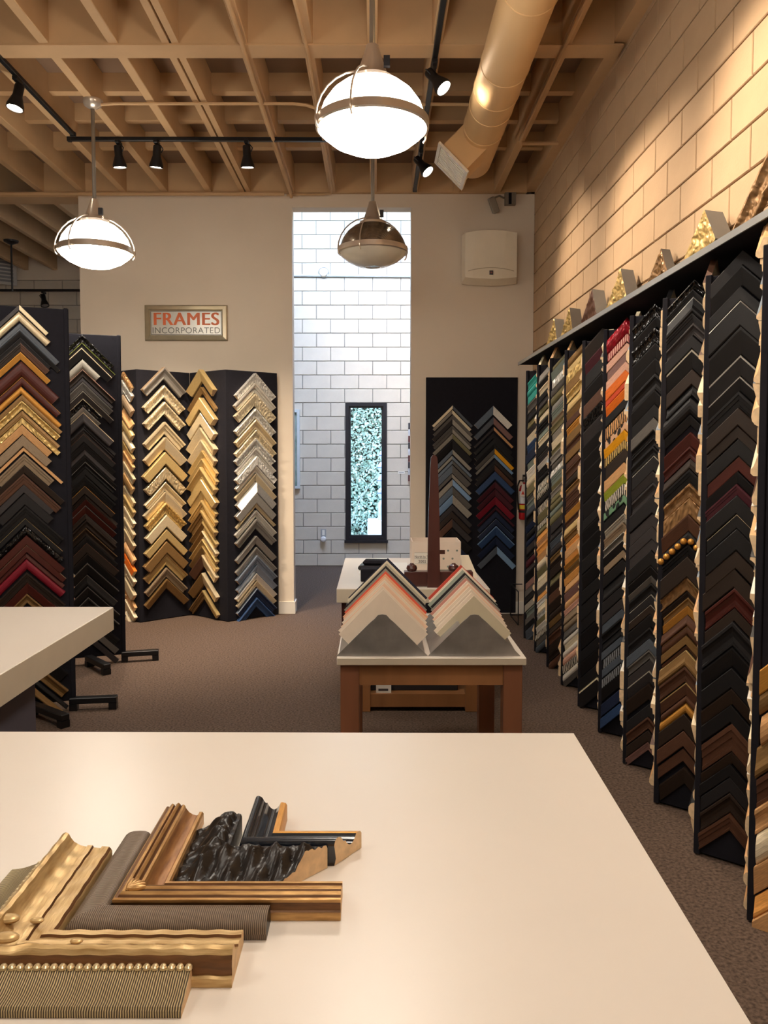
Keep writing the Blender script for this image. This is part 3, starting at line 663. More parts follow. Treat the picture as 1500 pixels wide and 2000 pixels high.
# samples on the far-facing sides: only their cut wood ends show past each ridge
for k in range(0, 9):
    yv_ = (RY[k+1] if k < 9 else RY[9]+.487)-VDY
    g = Vector((RX-VXX, RY[k]-yv_)); Lg = g.length; th = math.atan2(g.y, g.x); g.normalize()
    nn = Vector((math.sin(th), -math.cos(th)))*.001
    hwg = .115
    zt = z_at([455, 545, 600, 640, 672, 695, 690, 700, 715, 730][k], RY[k]); zb = .12
    z = zt+hwg*.9
    while z-hwg > zb:
        gap = rs.uniform(.05, .105); W = gap*.69; pr = rs.choice(['scoop', 'step', 'round', 'rev', 'bevel', 'flat'])
        off = Lg-hwg-.002-rs.uniform(0, .010)
        c = rs.choice(['cr', 'tn', 'cr', 'mb', 'bk', 'tn', 'wh', 'gb'])
        put_chev((VXX+g.x*off+nn.x, yv_+g.y*off+nn.y), th, z, hwg*1.414, W, rs.uniform(.018, .040), c, pr, cut=True)
        z -= gap

# ---- tall boards at the left (free standing, with feet)
BT = 2.62
def left_board(name, lab, a, b, spec, end, hw, cx, where, tag_, feet):
    a = Vector(a); b = Vector(b)
    t = thing('display_board', lab, 'display board', (b.x, b.y, 0))
    th = panel(t, a, b, .06, BT, .03, org=(b.x, b.y))
    v = (b-a); L = v.length; v.normalize(); n_ = Vector((math.sin(th), -math.cos(th)))
    MB().box((-.02, -.006, .04), (.012, .036, BT+.006), bev=.006).build('edge_trim', boardm, t, (0, 0, 0), (0, 0, th))
    for (dx, dy, L2, rz) in feet:
        f_ = MB(); f_.box((0, -.03, .045), (L2, .03, .085), bev=.004); f_.box((L2-.05, -.03, 0), (L2, .03, .045)); f_.box((0, -.03, .0), (.05, .03, .045))
        f_.build('foot', blackmet, t, (dx, dy, 0), (0, 0, rz))
    P = a+v*cx+n_*.001
    column((P.x, P.y), th, P.y, spec, end, hw, where, tag_, True, ['flat', 'scoop', 'step', 'bevel', 'rev'], tmul=.9, drift=.012)
    return th, v, n_
A = [(596, 'gt/ch', .8, 'flat', .72), (609, 'ch', .8, 'round', .78), (632, 'sl'), (648, 'bk'), (660, 'bm', .97, 'step', .75), (670, 'db/mb', .9, 'step', .72), (688, 'og', .8, 'bevel', .75), (706, 'mh', .95, 'round'), (736, 'mh+og', .9, 'round'), (755, 'og', .9, 'round'), (771, 'bz'), (783, 'gc', .9), (802, 'bz'), (816, 'gc', .9), (830, 'tn', .9, 'bevel', .75), (850, 'ta', .95, 'flat', .72),  # slashed pairs paint the light difference between the arms
     (873, 'tn', .6, 'flat'), (886, 'ta', .95, 'step', .75), (909, 'db'), (925, 'mb'), (946, 'gt', .95, 'flat', .75), (963, 'bm', .95, 'flat', .72), (987, 'bk'), (1012, 'bk+gd', .95, 'flat', .95), (1026, 'bg', .95, 'round'), (1045, 'mh'), (1064, 'mh+ta'), (1079, 'mh'), (1091, 'dr', .8, 'round'), (1117, 'db'), (1138, 'mh'), (1159, 'bz', .7), (1185, 'bk'), (1215, 'db'), (1250, 'bk'), (1285, 'bz', .8), (1318, 'bk', .6), (1336, 'bz', .6)]
left_board('display_board', 'tall black display board at the left edge, nearest the viewer', (-2.47, 5.02), (-1.993, 5.207), A, 1362, .232, .235, 'on leftmost tall board', 'frame corners on the tall left boards',
           [(-.02, -.02, .30, R(8)), (-.25, -.10, .42, R(-38))])
B = [(654, 'bg'), (670, 'bk+gn'), (680, 'bk+ch', .9), (702, 'lg', .95, 'round', .55), (722, 'db+pk', .9, 'scoop'), (738, 'gt'), (746, 'gy', .9, 'step', .95), (764, 'gt+lg'), (779, 'bg+ch', .95, 'scoop', .6), (795, 'pw', .95, 'step', .55), (805, 'gt+ch'), (828, 'bm'), (837, 'gt'), (848, 'bm+mb'), (864, 'bm'), (878, 'gt'), (890, 'bk'), (902, 'bk+pw'), (915, 'bk'), (928, 'bk'), (949, 'db+og', .95), (965, 'db'), (975, 'mh'), (987, 'mh+gy'), (1003, 'db+gy'), (1015, 'db'), (1031, 'db+bz'), (1047, 'bm'), (1060, 'db+mb'), (1080, 'bk+db'), (1099, 'bk+gy', .9), (1122, 'bk+gy', .9), (1145, 'bk+gy', .9), (1166, 'bk+gy', .9), (1195, 'bk'), (1218, 'gy', .8, 'flat'), (1238, 'gt', .6)]
thB, vB, nB = left_board('display_board', 'second tall black display board from the left, behind the left counter', (-2.50, 6.23), (-2.035, 6.40), B, 1262, .235, .215, 'on second tall board from left', 'frame corners on the tall left boards',
           [(-.02, -.01, .29, R(14)), (-.25, -.12, .36, R(-48))])
# samples on the backs of the two boards, ends visible at the right edge
for (ax, ay, th, zt, n_) in ((-2.035, 6.40, thB, 2.50, 22), (-1.993, 5.207, thB, 1.0, 7)):
    z = zt
    for i in range(n_):
        gap = rs.uniform(.07, .12)
        P = Vector((ax, ay))-Vector((math.cos(th), math.sin(th)))*(.092+rs.uniform(0, .01))+Vector((-math.sin(th), math.cos(th)))*.032
        if z > .3: put_chev((P.x, P.y), th+math.pi, z, .118*1.414, gap*.68, rs.uniform(.02, .045), rs.choice(['bk', 'ma', 'db', 'tn', 'nv', 'gy']), rs.choice(PK))
        z -= gap
# ---- zigzag screen at the back wall, left of the doorway
ZP = [(-2.80, 8.25), (-2.337, 7.86), (-1.905, 8.245), (-1.472, 7.895), (-1.01, 8.27)]
scr = thing('folding_screen', 'black zigzag display screen against the back wall left of the doorway', 'display', (-1.472, 7.895, 0))
ths = [panel(scr, ZP[i], ZP[i+1], .005, 2.505, .012, org=(-1.472, 7.895)) for i in range(4)]
def fold(i, f_): a, b = Vector(ZP[i]), Vector(ZP[i+1]); p_ = a+(b-a)*f_; n_ = Vector((math.sin(ths[i]), -math.cos(ths[i]))); return p_+n_*.001
GR = 'frame corners on the far folding screen'
s1 = [(717, 'pw+ta', .8, 'scoop'), (753, 'cc', .85, 'scoop'), (785, 'cc', .97, 'scoop'), (824, 'ch', .9, 'step'), (854, 'ch', .9, 'bevel'), (883, 'gd', .9, 'flat'), (912, 'bd', .97, 'flat'), (941, 'ch', .9, 'scoop'), (960, 'ch', .95, 'bevel'), (981, 'gc', .9, 'scoop'), (1005, 'ch', .95, 'flat'), (1033, 'gd', .8, 'flat'), (1056, 'bz', .97, 'flat'), (1080, 'gd+bz', .8, 'step'), (1108, 'ta', .8, 'step'), (1130, 'bz', .9, 'bevel')]
P = fold(1, .47); column((P.x, P.y), ths[1], P.y, s1, 1150, .235, 'in left column of far folding screen', GR, tmul=1.5)
s2 = [(722, 'gd', .9, 'bevel'), (756, 'bz', .6), (777, 'gd', .97, 'flat'), (806, 'ch', .95, 'flat'), (835, 'ch'), (859, 'ch'), (880, 'gd'), (896, 'gd'), (912, 'gd'), (936, 'gd', .95, 'flat'), (960, 'gd'), (977, 'gd'), (996, 'bz/gd'), (1018, 'bz/gd'), (1036, 'bz/ch'), (1052, 'gd'), (1066, 'bz/gd'), (1083, 'mb/ch', .9, 'bevel'), (1118, 'bz/ch', .8, 'bevel'), (1152, 'bz/gd', .8)]  # slashed pairs paint left arms shaded, right arms lit
P = fold(2, .40); column((P.x, P.y), ths[2], P.y, s2, 1172, .222, 'in middle column of far folding screen', GR, prefs=['bevel', 'step', 'scoop'], tmul=1.5)
s3 = [(729, 'sc', .9, 'bevel'), (748, 'sv', .9, 'step'), (769, 'cc', .9), (798, 'sc', .9), (819, 'ch', .9, 'scoop'), (840, 'cc', .97, 'scoop'), (856, 'sc', .97), (875, 'sv', .9, 'step'), (891, 'sc', .97, 'flat'), (909, 'sv', .9), (925, 'ch', .9), (941, 'sr', 1, 'flat'), (962, 'pw', .95, 'flat'), (983, 'ch', .6, 'step'), (996, 'sv', .8, 'step'), (1013, 'pw', .55, 'step'), (1046, 'pw', .7, 'bevel'), (1068, 'pw', .9), (1084, 'pb', .9, 'step'), (1103, 'pb', .9), (1119, 'sv', .9, 'bevel'), (1134, 'ch', .8), (1148, 'nv+pb', .9), (1166, 'bl', .9, 'scoop')]
P = fold(3, .53); column((P.x, P.y), ths[3], P.y, s3, 1186, .24, 'in right column of far folding screen', GR, prefs=['scoop', 'step', 'bevel'], tmul=1.5)
P = fold(0, .66); column((P.x, P.y), ths[0], P.y, seq(726, 1235, 'bc sc ta tn gd ch gd tn ch bz ch gd cr ch ch tn or cr ch tn cr cr ch'), 1240, .17, '', '', False)
# ---- flat black board right of the doorway
bdR = thing('wall_board', 'flat black display board on the back wall right of the doorway', 'display board', (.998, 8.3, 0))
box('panel', (-.474, 0, .01), (.474, .018, 2.465), boardm, bdR, bev=.003)
GB = 'frame corners on the board right of the doorway'
r1 = [(792, 'cr/sl', .75), (801, 'lg/cr', .8), (810, 'gy'), (818, 'gt/lg', .8), (831, 'gy'), (838, 'gy/lg', .8), (847, 'lg/ol', .8), (859, 'bk', .9), (878, 'gb/lg', .75), (890, 'lg/gb', .75), (899, 'gb/gy', .75), (908, 'gb/gy', .9), (925, 'gy/lg', .7), (936, 'lg/lb', .85), (950, 'gb/gy', .9), (966, 'lb/lg', .85), (986, 'gt', .85), (999, 'db', .9), (1013, 'mb/gt', .85), (1032, 'bk'), (1054, 'nv', .9), (1075, 'nv', .8)]  # slashed pairs: lit and shaded arms painted as separate tones
column((.80, 8.299), 0, 8.3, r1, 1095, .205, 'in left column right of doorway', GB, prefs=['flat', 'bevel'], tmul=.8)
r2 = [(793, 'gb/wh', .75), (815, 'sl/mv', .7), (834, 'gt/tn', .5), (846, 'bk', .9), (857, 'bk'), (868, 'bm'), (876, 'gy/ye', .85), (887, 'lg/lb', .6), (898, 'bk/db', .9), (908, 'gt/mb', .8), (921, 'bl', .75), (941, 'ma', .85), (955, 'ma', .85), (970, 'dr', .75), (990, 'ma', .6), (999, 'nv', .8), (1013, 'nv+gb', .8), (1027, 'bl+lb', .8), (1049, 'nv', .8), (1067, 'sl/lb', .75)]  # slashed pairs here also hold painted light per arm
column((1.218, 8.299), 0, 8.3, r2, 1086, .20, 'in right column right of doorway', GB, prefs=['flat', 'bevel'], tmul=.8, drift=.05)

# ---- ornate corners on the shelf (leaning on the block wall)
def carved_chev(L, W, T, prof, amp, freq, seed):
    base = PROF[prof]; pts = []
    for i in range(len(base)-1):
        k_ = max(1, int(math.hypot(base[i+1][0]-base[i][0], (base[i+1][1]-base[i][1])*.6)/.07))
        pts += [(base[i][0]+(base[i+1][0]-base[i][0])*j/k_, base[i][1]+(base[i+1][1]-base[i][1])*j/k_) for j in range(k_)]
    pts.append(base[-1]); n = len(pts); N = 26; s2 = math.sqrt(.5); mb = MB(); mb.uvl = []; rows = []; uv = []
    for q in range(2*N+1):
        f_ = (q-N)/N; sg = -1 if f_ < 0 else 1; f_ = abs(f_)
        for i, (s_, t_) in enumerate(pts):
            sw_ = s_*W; l0 = sw_; l = l0+(L-l0)*f_          # distance along the outer edge
            x = sg*(l*s2-sw_*s2); z = -l*s2-sw_*s2
            dsp = amp*(math.sin(l*freq+seed+4*s_)*math.sin(s_*9+seed)+.6*math.sin(l*freq*1.9-s_*11+seed*2)) if t_ > .2 and s_ > .02 and 0 < i < n-1 else 0
            rows.append((x, -(t_*T+max(-t_*T*.6, dsp)), z)); uv.append((l*sg, sw_))
    fs = []; mi = []
    for q in range(2*N):
        for i in range(n-1):
            f4 = (q*n+i, (q+1)*n+i, (q+1)*n+i+1, q*n+i+1); fs.append(f4); mi.append(1 if pts[i+1][0] < .001 else 0); mb.uvl += [uv[k] for k in f4]
    for cap in (tuple(range(n)), tuple(range(2*N*n, 2*N*n+n))): fs.append(cap); mi.append(1); mb.uvl += [(0, 0)]*n
    mb.v, mb.f, mb.m = rows, fs, mi
    return mb
def shelf_corner(y, z_top, L, W, T, sty, prof, label, lean=.12, amp=.006, freq=48):
    ms = [smat(sty), mat('raw_grey', '6c6862', .7, var=.1)]
    me = chev_mesh(carved_chev(L, W, T, prof, amp, freq, y*7), 'ornate_frame_corner', ms)
    me.shade_smooth(); me.set_sharp_from_angle(angle=R(50))
    o = link('ornate_frame_corner', me, None, (1.60, y, z_top), (-lean, 0, R(-90)))
    tag(o, label, 'frame corner', 'ornate corners on the shelf'); return o
for y, L, W, T, s_, pf, lb in (
    (6.85, .30, .10, .08, 'gc', 'bevel', 'gold carved corner standing farthest back on the shelf'),
    (6.3, .28, .11, .085, 'gc', 'bevel', 'gold carved corner second from the back on the shelf'),
    (5.65, .29, .12, .085, 'mb', 'bevel', 'brown wooden corner third from the back on the shelf'),
    (5.02, .29, .12, .08, 'gc', 'bevel', 'carved gold corner in the middle of the shelf'),
    (4.4, .29, .08, .05, 'bc', 'bevel', 'long bronze corner leaning fifth from the back on the shelf'),
    (3.74, .25, .13, .085, 'gc', 'bevel', 'large gilded leaf corner on the near half of the shelf')):
    h = (L+W)*.7071
    shelf_corner(y, 2.542+h*.985, L, W, T, s_, pf, lb)
for y, L, W, T, s_, lb in ((3.02, .62, .10, .045, 'bc', 'worn dark brown frame corner leaning at the near end of the shelf'),):
    h = (L+W)*.7071
    shelf_corner(y, 2.542+h*.985, L, W, T, s_, 'scoop', lb, amp=.002)

o = link('frame_corner_rows', chev_mesh(STUFF, 'frame_corner_rows', STUFF_M)); tag(o, 'crowded rows of small frame corners on the farthest rack panels and rear sides', 'frame corners', kind='stuff')

# ------------------------------------------------------------------ counters and tables
t = thing('front_counter', 'large white laminate counter in the foreground', 'counter', (-.6, 1.2, 0))
ctr = MB(); ctr.prism([(1.162, 1.025, .86), (-.85, 1.04, .86), (-.85, -.9, .86), (1.10, -.9, .86)], (0, 0, .05))
ct = ctr.build('top', laminate, t)
box('body', (-.75, -.7, .09), (1.0, .85, .86), greybase, t); box('plinth', (-.70, -.65, 0), (.95, .80, .09), blackmet, t)
t = thing('left_counter', 'white counter with thick edge at the left, before the tall boards', 'counter', (-1.8, 3.6, 0))
MB().box((-1.5, -1.5, .79), (.455, .46, .91), bev=.003).build('top', laminate, t)
box('edge_band', (.455, -1.5, .793), (.458, .457, .907), edgelam, t)
box('body', (-1.4, -1.4, .06), (.40, -.36, .79), greybase, t)
box('plinth', (-1.35, -1.35, 0), (.36, -.40, .06), blackmet, t)

# mat table
TZ = .76
t = thing('sample_table', 'maple table with pale top holding mat board corners', 'table', (.26, 4.1, 0))
x0, x1, ty0, ty1 = -.437, .434, -.48, .52
MB().box((x0, ty0, TZ-.035), (x1, ty1, TZ), bev=.003).build('top', laminate, t)
box('edge_band', (x0+.003, ty0-.002, TZ-.032), (x1-.003, ty0+.001, TZ-.003), edgelam, t)
for lx in (x0+.015, x1-.10-.0):
    for ly in (ty0+.03, ty1-.12):
        box('leg', (lx, ly, 0), (lx+.088, ly+.088, TZ-.035), mapledk, t, bev=.003)
for ly in (ty0+.045, ty1-.075): box('apron', (x0+.103, ly, TZ-.14), (x1-.10, ly+.025, TZ-.035), maple, t)
for lx in (x0+.03, x1-.055): box('apron', (lx, ty0+.118, TZ-.14), (lx+.025, ty1-.12, TZ-.035), maple, t)
# zinc stands
def stand(cx, w_, h_, y, label):
    t = thing('mat_stand', label, 'stand', (cx, y, TZ), 0, 'zinc mat stands')
    hf = [(w_/2, 0), (.062, w_/2-.062), (.050, w_/2-.051), (.036, w_/2-.0395), (.020, h_-.0035), (0, h_)]
    prof = hf+[(-x, z) for x, z in hf[-2::-1]]
    MB().prism([(x, 0, z) for x, z in prof], (0, .004, 0)).build('front_plate', zinc, t)
    for sd in (-1, 1):
        MB().prism([(sd*w_*.47, .004, .004), (sd*w_*.16, .004, h_*.66), (sd*w_*.14, .004, h_*.66), (sd*w_*.44, .004, .004)], (0, .62, .03)).build('side_plate', zinc, t)
    return t
stand(.032, .425, .195, 3.65, 'left grey zinc stand under mat corners on the maple table')
stand(.458, .43, .195, 3.65, 'right grey zinc stand under mat corners on the maple table')
PROF['mat'] = [(0, 0), (0, 1), (1, 1), (1, 0)]
MC = {'navy': '23253a', 'cream': 'e3d8c0', 'stone': 'bdb6a2', 'black': '2a272c', 'grey': '9c968a', 'coral': 'ee6a50', 'peach': 'f8bd94', 'pale peach': 'f9d8bc', 'ivory': 'f7e8d4', 'beige': 'f0e1cd', 'khaki': 'd2c7aa', 'sand': 'd6c2a2', 'sage': 'a7b0a2', 'rose': 'd59a8a', 'red': 'c9513f', 'white': 'ece6da'}
def mats_row(cx, cols, y0, y1, z0, z1, hw, W, side, dx=0):
    n = len(cols)
    for i, c in enumerate(cols):      # rear first
        f_ = i/(n-1); y = y1+(y0-y1)*f_; z = z1+(z0-z1)*f_
        m = mat('mat_'+c, MC[c], .85, var=.03, vscale=12, bump=.1, bscale=300, coord='UV'); core = mat('mat_core', 'efe3cf', .85, var=.02)
        mb = MB(); hh = hw*rs.uniform(.97, 1.02); chev(mb, hh*1.414, W, .007, 'mat', None, None, 0, 0, 0, 1)
        o = link('mat_corner', chev_mesh(mb, 'mat_corner', [m, core]), None, (cx+dx*(1-f_)+rs.uniform(-.004, .004), y, z), (R(-5), 0, 0))
        tag(o, f'{c} mat board corner, {ordn(n-i)} from the front in the {side} mat stand', 'mat corner', f'mat corners in the {side} stand')
mats_row(.034, ['navy', 'cream', 'stone', 'black', 'grey', 'coral', 'peach', 'pale peach', 'ivory', 'pale peach', 'ivory', 'beige'], 3.72, 4.33, 1.06, 1.125, .212, .105, 'left', dx=.035)
mats_row(.470, ['red', 'beige', 'sage', 'black', 'grey', 'rose', 'ivory', 'pale peach', 'ivory', 'beige', 'ivory', 'khaki'], 3.80, 4.35, 1.015, 1.085, .183, .095, 'right', dx=.0)
# dark mouldings under the table
for i, (x, y, L, rz, h_) in enumerate(((.12, 4.05, .55, 12, .05), (.30, 4.2, .6, -8, .06), (.42, 3.98, .5, 25, .05))):
    o = MB().box((-L/2, -.03, 0), (L/2, .03, h_*.4)).box((-L/2, -.03, h_*.4), (L/2, 0.0, h_)).build('moulding_strip', smat(('gy', 'bm', 'ta')[i]), None, (x, y, .0), (0, 0, R(rz)))
    tag(o, ('grey', 'charcoal', 'taupe')[i]+' moulding strip lying on the carpet under the maple table', 'moulding')

# rear table
T2 = .82
t = thing('rear_table', 'wooden table with thick white top behind the mat corners', 'table', (.25, 5.85, 0))
MB().box((-.50, -.74, T2-.092), (.49, .74, T2), bev=.003).build('top', laminate, t)
box('edge_band', (-.498, -.7425, T2-.089), (.488, -.7395, T2-.003), edgelam, t)
for lx in (-.36, .34):
    for ly in (-.70, .60): box('leg', (lx, ly, 0), (lx+.078, ly+.078, T2-.092), maple, t, bev=.003)
box('leg_panel', (-.47, -.68, .35), (-.44, .66, T2-.092), mahog, t)
box('low_rail', (-.282, -.69, .03), (.34, -.66, .115), maple, t); box('low_shelf', (-.36, -.66, .095), (.418, .6, .112), maple, t)
o = box('storage_box', (-.03, 5.25, .1125), (.55, 5.75, .30), mat('dark_box', '241f22', .8, var=.15), bev=.004); tag(o, 'long dark box on the low shelf of the rear table', 'box')
t = thing('label_box', 'small white labelled box on the low shelf of the rear table', 'box', (.055, 5.22, .1125))
box('carton', (-.05, -.03, 0), (.05, .028, .055), white_pt, t); box('print', (-.035, -.031, .015), (.03, -.03, .03), mat('print_dark', '3a3638', .7, var=.1), t)
# mahogany post stand
t = thing('mahogany_stand', 'mahogany stand with tall tapered post and two round knobs', 'stand', (.38, 5.22, T2))
MB().box((-.19, -.03, 0), (.26, .05, .098), bev=.004).build('base', mahog, t)
po = MB(); po.prism([(-.042, -.034, .0), (.042, -.034, .0), (.036, -.034, .45), (.024, -.034, .80), (.02, -.034, .845), (.008, -.034, .86), (-.008, -.034, .86), (-.02, -.034, .845), (-.024, -.034, .80), (-.036, -.034, .45)], (0, -.03, 0))
po.build('post', mahog, t)
for kx in (-.14, .135): 
    kb = MB().lathe([(0, .055), (.012, .053), (.014, .046), (.03, .038), (.036, .02), (.03, .004), (.012, 0), (0, 0)], c=(kx, .0, .098), n=20).build('knob', mahog, t, smooth=True)
box('cross_bar', (.02, -.032, .215), (.075, -.012, .24), mahog, t)
# fabric bin
t = thing('storage_bin', 'cream polka dot storage bin with a handwritten label', 'bin', (.44, 5.86, T2))
bm_ = mat('bin_cream', 'e6d6c6', .8, var=.03); w2, dd, hh = .176, .14, .235; th_ = .008
bi = MB(); bi.box((-w2, -dd, 0), (w2, dd, .008)); bi.box((-w2, -dd, .008), (w2, -dd+th_, hh)); bi.box((-w2, dd-th_, .008), (w2, dd, hh)); bi.box((-w2, -dd+th_, .008), (-w2+th_, dd-th_, hh)); bi.box((w2-th_, -dd+th_, .008), (w2, dd-th_, hh))
bi.build('body', bm_, t)
dotm = mat('dot_grey', '7d8a82', .8, var=.1)
for r_ in range(3):
    for k in range(3 if r_ != 1 else 2):
        MB().lathe([(0, -.0015), (.0075, -.0015), (.0075, 0)], c=(.02+.064*k+(.032 if r_ == 1 else 0), -dd-.0001, .055+.058*r_), n=14, axis='Y').build('dot', dotm, t)
box('base_band', (.0, -dd-.001, .012), (w2, -dd, .032), mat('band_teal', '2f6f70', .7, var=.1), t)
box('label_card', (-.158, -dd-.001, .075), (-.035, -dd, .155), white_pt, t)
for zz in (.074, .112, .154): box('label_line', (-.158, -dd-.0016, zz), (-.035, -dd-.001, zz+.002), dotm, t)
ink = mat('ink', '1c1a1c', .7, var=.05)
text_mesh('label_text', 'North by Tud', .026, ink, t, (-.157, -dd-.0018, .118), (R(90), 0, 0), .0004, .0, .82)
text_mesh('label_text', '2002', .028, ink, t, (-.13, -dd-.0018, .083), (R(90), 0, 0), .0004)
# small things on the rear table
t = thing('tape_dispenser', 'black tape dispenser lying on papers on the rear table', 'dispenser', (.0, 5.95, T2+.0035), R(-6))
MB().box((-.12, -.09, 0), (.13, .08, .035), bev=.01).build('base', blackmet, t); MB().box((-.09, -.06, .0352), (.1, .06, .07), bev=.014).build('body', boardm, t)
o = box('paper_sheet', (-.12, 5.72, T2+.0005), (.25, 6.3, T2+.003), mat('paper', 'e9e8e4', .8, var=.02)); tag(o, 'white paper sheets under the black tape dispenser', 'paper')
o = box('black_case', (-.10, 5.38, T2+.0005), (.10, 5.52, T2+.085), boardm, bev=.006); tag(o, 'black case standing at the front of the rear table', 'case')
o = MB().prism([(.62, 5.55, T2+.001), (.72, 5.55, T2+.001), (.66, 5.62, T2+.15), (.60, 5.62, T2+.15)], (0, .006, .001)).build('card_sheet', mat('cream_card', 'e8dcc6', .8, var=.02)); tag(o, 'cream card leaning beside the polka dot bin', 'card')

# ------------------------------------------------------------------ wall things
t = thing('shop_sign', 'framed silver sign reading FRAMES INCORPORATED', 'sign', (-1.948, YB-.0005, 3.022))
sg = mat('sign_frame', 'c4b99e', .28, metal=.6, var=.08); hw_, hh_ = .425, .182
pr = [(0, 0), (.0, .018), (.012, .026), (.045, .034), (.055, .022), (.06, .012)]
fr = MB()
cor = [(-1, -1), (1, -1), (1, 1), (-1, 1)]
for i in range(4):
    j = (i+1) % 4; vs = []
    for c in (cor[i], cor[j]):
        for s_, d_ in pr: vs.append((c[0]*(hw_-s_), -d_, c[1]*(hh_-s_)))
    n = len(pr); MB_ = MB(); MB_.add(vs, [(k, n+k, n+k+1, k+1) for k in range(n-1)]); MB_.build('frame_rail', sg, t)
box('plate', (-hw_+.055, -.014, -hh_+.055), (hw_-.055, -.002, hh_-.055), mat('sign_plate', 'c9c6bc', .3, metal=.15, var=.04), t)
pin = MB()
for a, b in (((-hw_+.062, -hh_+.062), (hw_-.062, -hh_+.066)), ((-hw_+.062, hh_-.066), (hw_-.062, hh_-.062)), ((-hw_+.062, -hh_+.062), (-hw_+.066, hh_-.062)), ((hw_-.066, -hh_+.062), (hw_-.062, hh_-.062))): pin.box((a[0], -.0155, a[1]), (b[0], -.014, b[1]))
pin.build('border_line', ink, t)
text_mesh('lettering', 'FRAMES', .186, mat('sign_orange', 'd8672e', .45, var=.03), t, (0, -.0148, -.022), (R(90), 0, 0), .0004, .0, 1.0, 1.08, 'CENTER', .006)
text_mesh('lettering', 'INCORPORATED', .088, mat('sign_grey', '5a5852', .5, var=.03), t, (0, -.0145, -.105), (R(90), 0, 0), .001, -.0004, 1.0, 1.07, 'CENTER')
# loudspeaker
t = thing('wall_speaker', 'ivory wall-mounted loudspeaker box right of the doorway', 'speaker', (1.165, YB, 3.66))
sp = MB(); n = 14
pts_t = [(-.26+.52*k/n, .235+.022*(1-((k-n/2)/(n/2))**2)) for k in range(n+1)]; pts_b = [(.26-.52*k/n, -.205-.022*(1-((k-n/2)/(n/2))**2)) for k in range(n+1)]
front = [(x, -.17-.02*(1-(x/.26)**2), z) for x, z in pts_t+pts_b]; back = [(x*1.08, -.03, z*1.04-(.03 if z < 0 else 0)) for x, z in pts_t+pts_b]
m_ = len(front); sp.add(front+back, [tuple(range(m_)), tuple(range(m_, 2*m_))[::-1]] + [(i, (i+1) % m_, m_+(i+1) % m_, m_+i) for i in range(m_)])
sp.build('cabinet', ivorym, t)
lip = MB(); q = [(-.23+.46*k/n, -.145+.03*(1-((k-n/2)/(n/2))**2)) for k in range(n+1)]
lip.tube([(x, -.172-.02*(1-(x/.26)**2), z) for x, z in q], .003, 6).build('groove', mat('groove_tan', 'b7a88e', .6, var=.02), t)
MB().box((-.018, -.200, -.185), (.018, -.188, -.145)).build('badge', mat('badge_dark', '3a3336', .5, var=.05), t)
box('badge_mark', (-.008, -.202, -.172), (.008, -.200, -.158), mat('badge_red', '8a4a42', .5, var=.05), t)
box('bracket', (-.05, -.03, -.15), (.05, -.0005, .15), ivorym, t)
# security light
t = thing('security_camera', 'small grey camera with bracket under the ceiling above the loudspeaker', 'camera', (1.23, YB-.0005, 4.27))
box('bracket', (.09, -.06, -.06), (.2, 0, .06), mat('cam_grey', '7d7468', .6, var=.05), t); box('lens_strip', (.125, -.0615, -.058), (.155, -.06, .055), boardm, t)
MB().tube([(.09, -.05, .0), (.03, -.07, .02), (-.02, -.08, .0)], .01, 6).build('arm', mat('cam_grey', ''), t)
MB().box((-.035, -.03, -.09), (.035, .03, .07), bev=.008).build('housing', mat('cam_glass', '8f877b', .25, var=.05), t, (-.035, -.09, -.07), (R(20), R(-25), 0))
# extinguisher
redm = mat('ext_red', 'b3141c', .3, var=.05, coat=.4)
t = thing('fire_extinguisher', 'red fire extinguisher hanging on the back wall beside the right rack', 'extinguisher', (1.545, YB-.09, 1.0))
MB().lathe([(0, 0), (.055, 0), (.062, .012), (.062, .30), (.05, .345), (.022, .365), (.022, .385), (0, .385)], n=28).build('cylinder', redm, t, smooth=True)
MB().lathe([(.0628, .11), (.0632, .112), (.0632, .15), (.0628, .152)], n=28).build('label_band', mat('ext_yellow', 'e2c83a', .5, var=.03), t)
MB().lathe([(.0628, .165), (.0634, .167), (.0634, .29), (.0628, .292)], n=28).build('label_sheet', mat('ext_white', 'd9dade', .5, var=.15, vscale=50), t)
MB().lathe([(.064, .072), (.066, .075), (.066, .095), (.064, .098)], n=28).build('strap', blackmet, t)
MB().box((-.012, -.05, .385), (.012, .03, .405)).box((-.012, -.075, .43), (.012, .03, .44)).box((-.015, -.012, .385), (.015, .012, .44)).build('valve', steel, t)
MB().tube([(-.01, 0, .40), (-.06, -.02, .40), (-.085, -.03, .34), (-.08, -.03, .2), (-.07, -.03, .1)], .009, 8).build('hose', blackmet, t, smooth=True)
tg = MB().prism([(-.06, -.068, .24), (-.01, -.068, .235), (.0, -.068, .365), (-.045, -.068, .37)], (0, -.002, 0)).build('tag', mat('tag_white', 'e8ddd4', .7, var=.02), t)
MB().prism([(-.052, -.0705, .262), (-.018, -.0705, .258), (-.034, -.0705, .30)], (0, -.001, 0)).build('triangle', mat('tag_red', 'd8402a', .6, var=.02), tg)
box('hook', (-.012, .06, .38), (.012, .0895, .46), blackmet, t)
# wire stand by the rack end
o = MB().tube([(1.40, 7.75, .005), (1.40, 7.75, .33), (1.40, 8.2, .33), (1.40, 8.2, .005), (1.40, 7.75, .005)], .006, 6).tube([(1.40, 8.2, .33), (1.52, 8.2, .33)], .006, 6).tube([(1.40, 8.2, .01), (1.52, 8.2, .01)], .006, 6).build('wire_stand', blackmet); tag(o, 'thin black wire stand on the floor behind the rack end', 'stand')

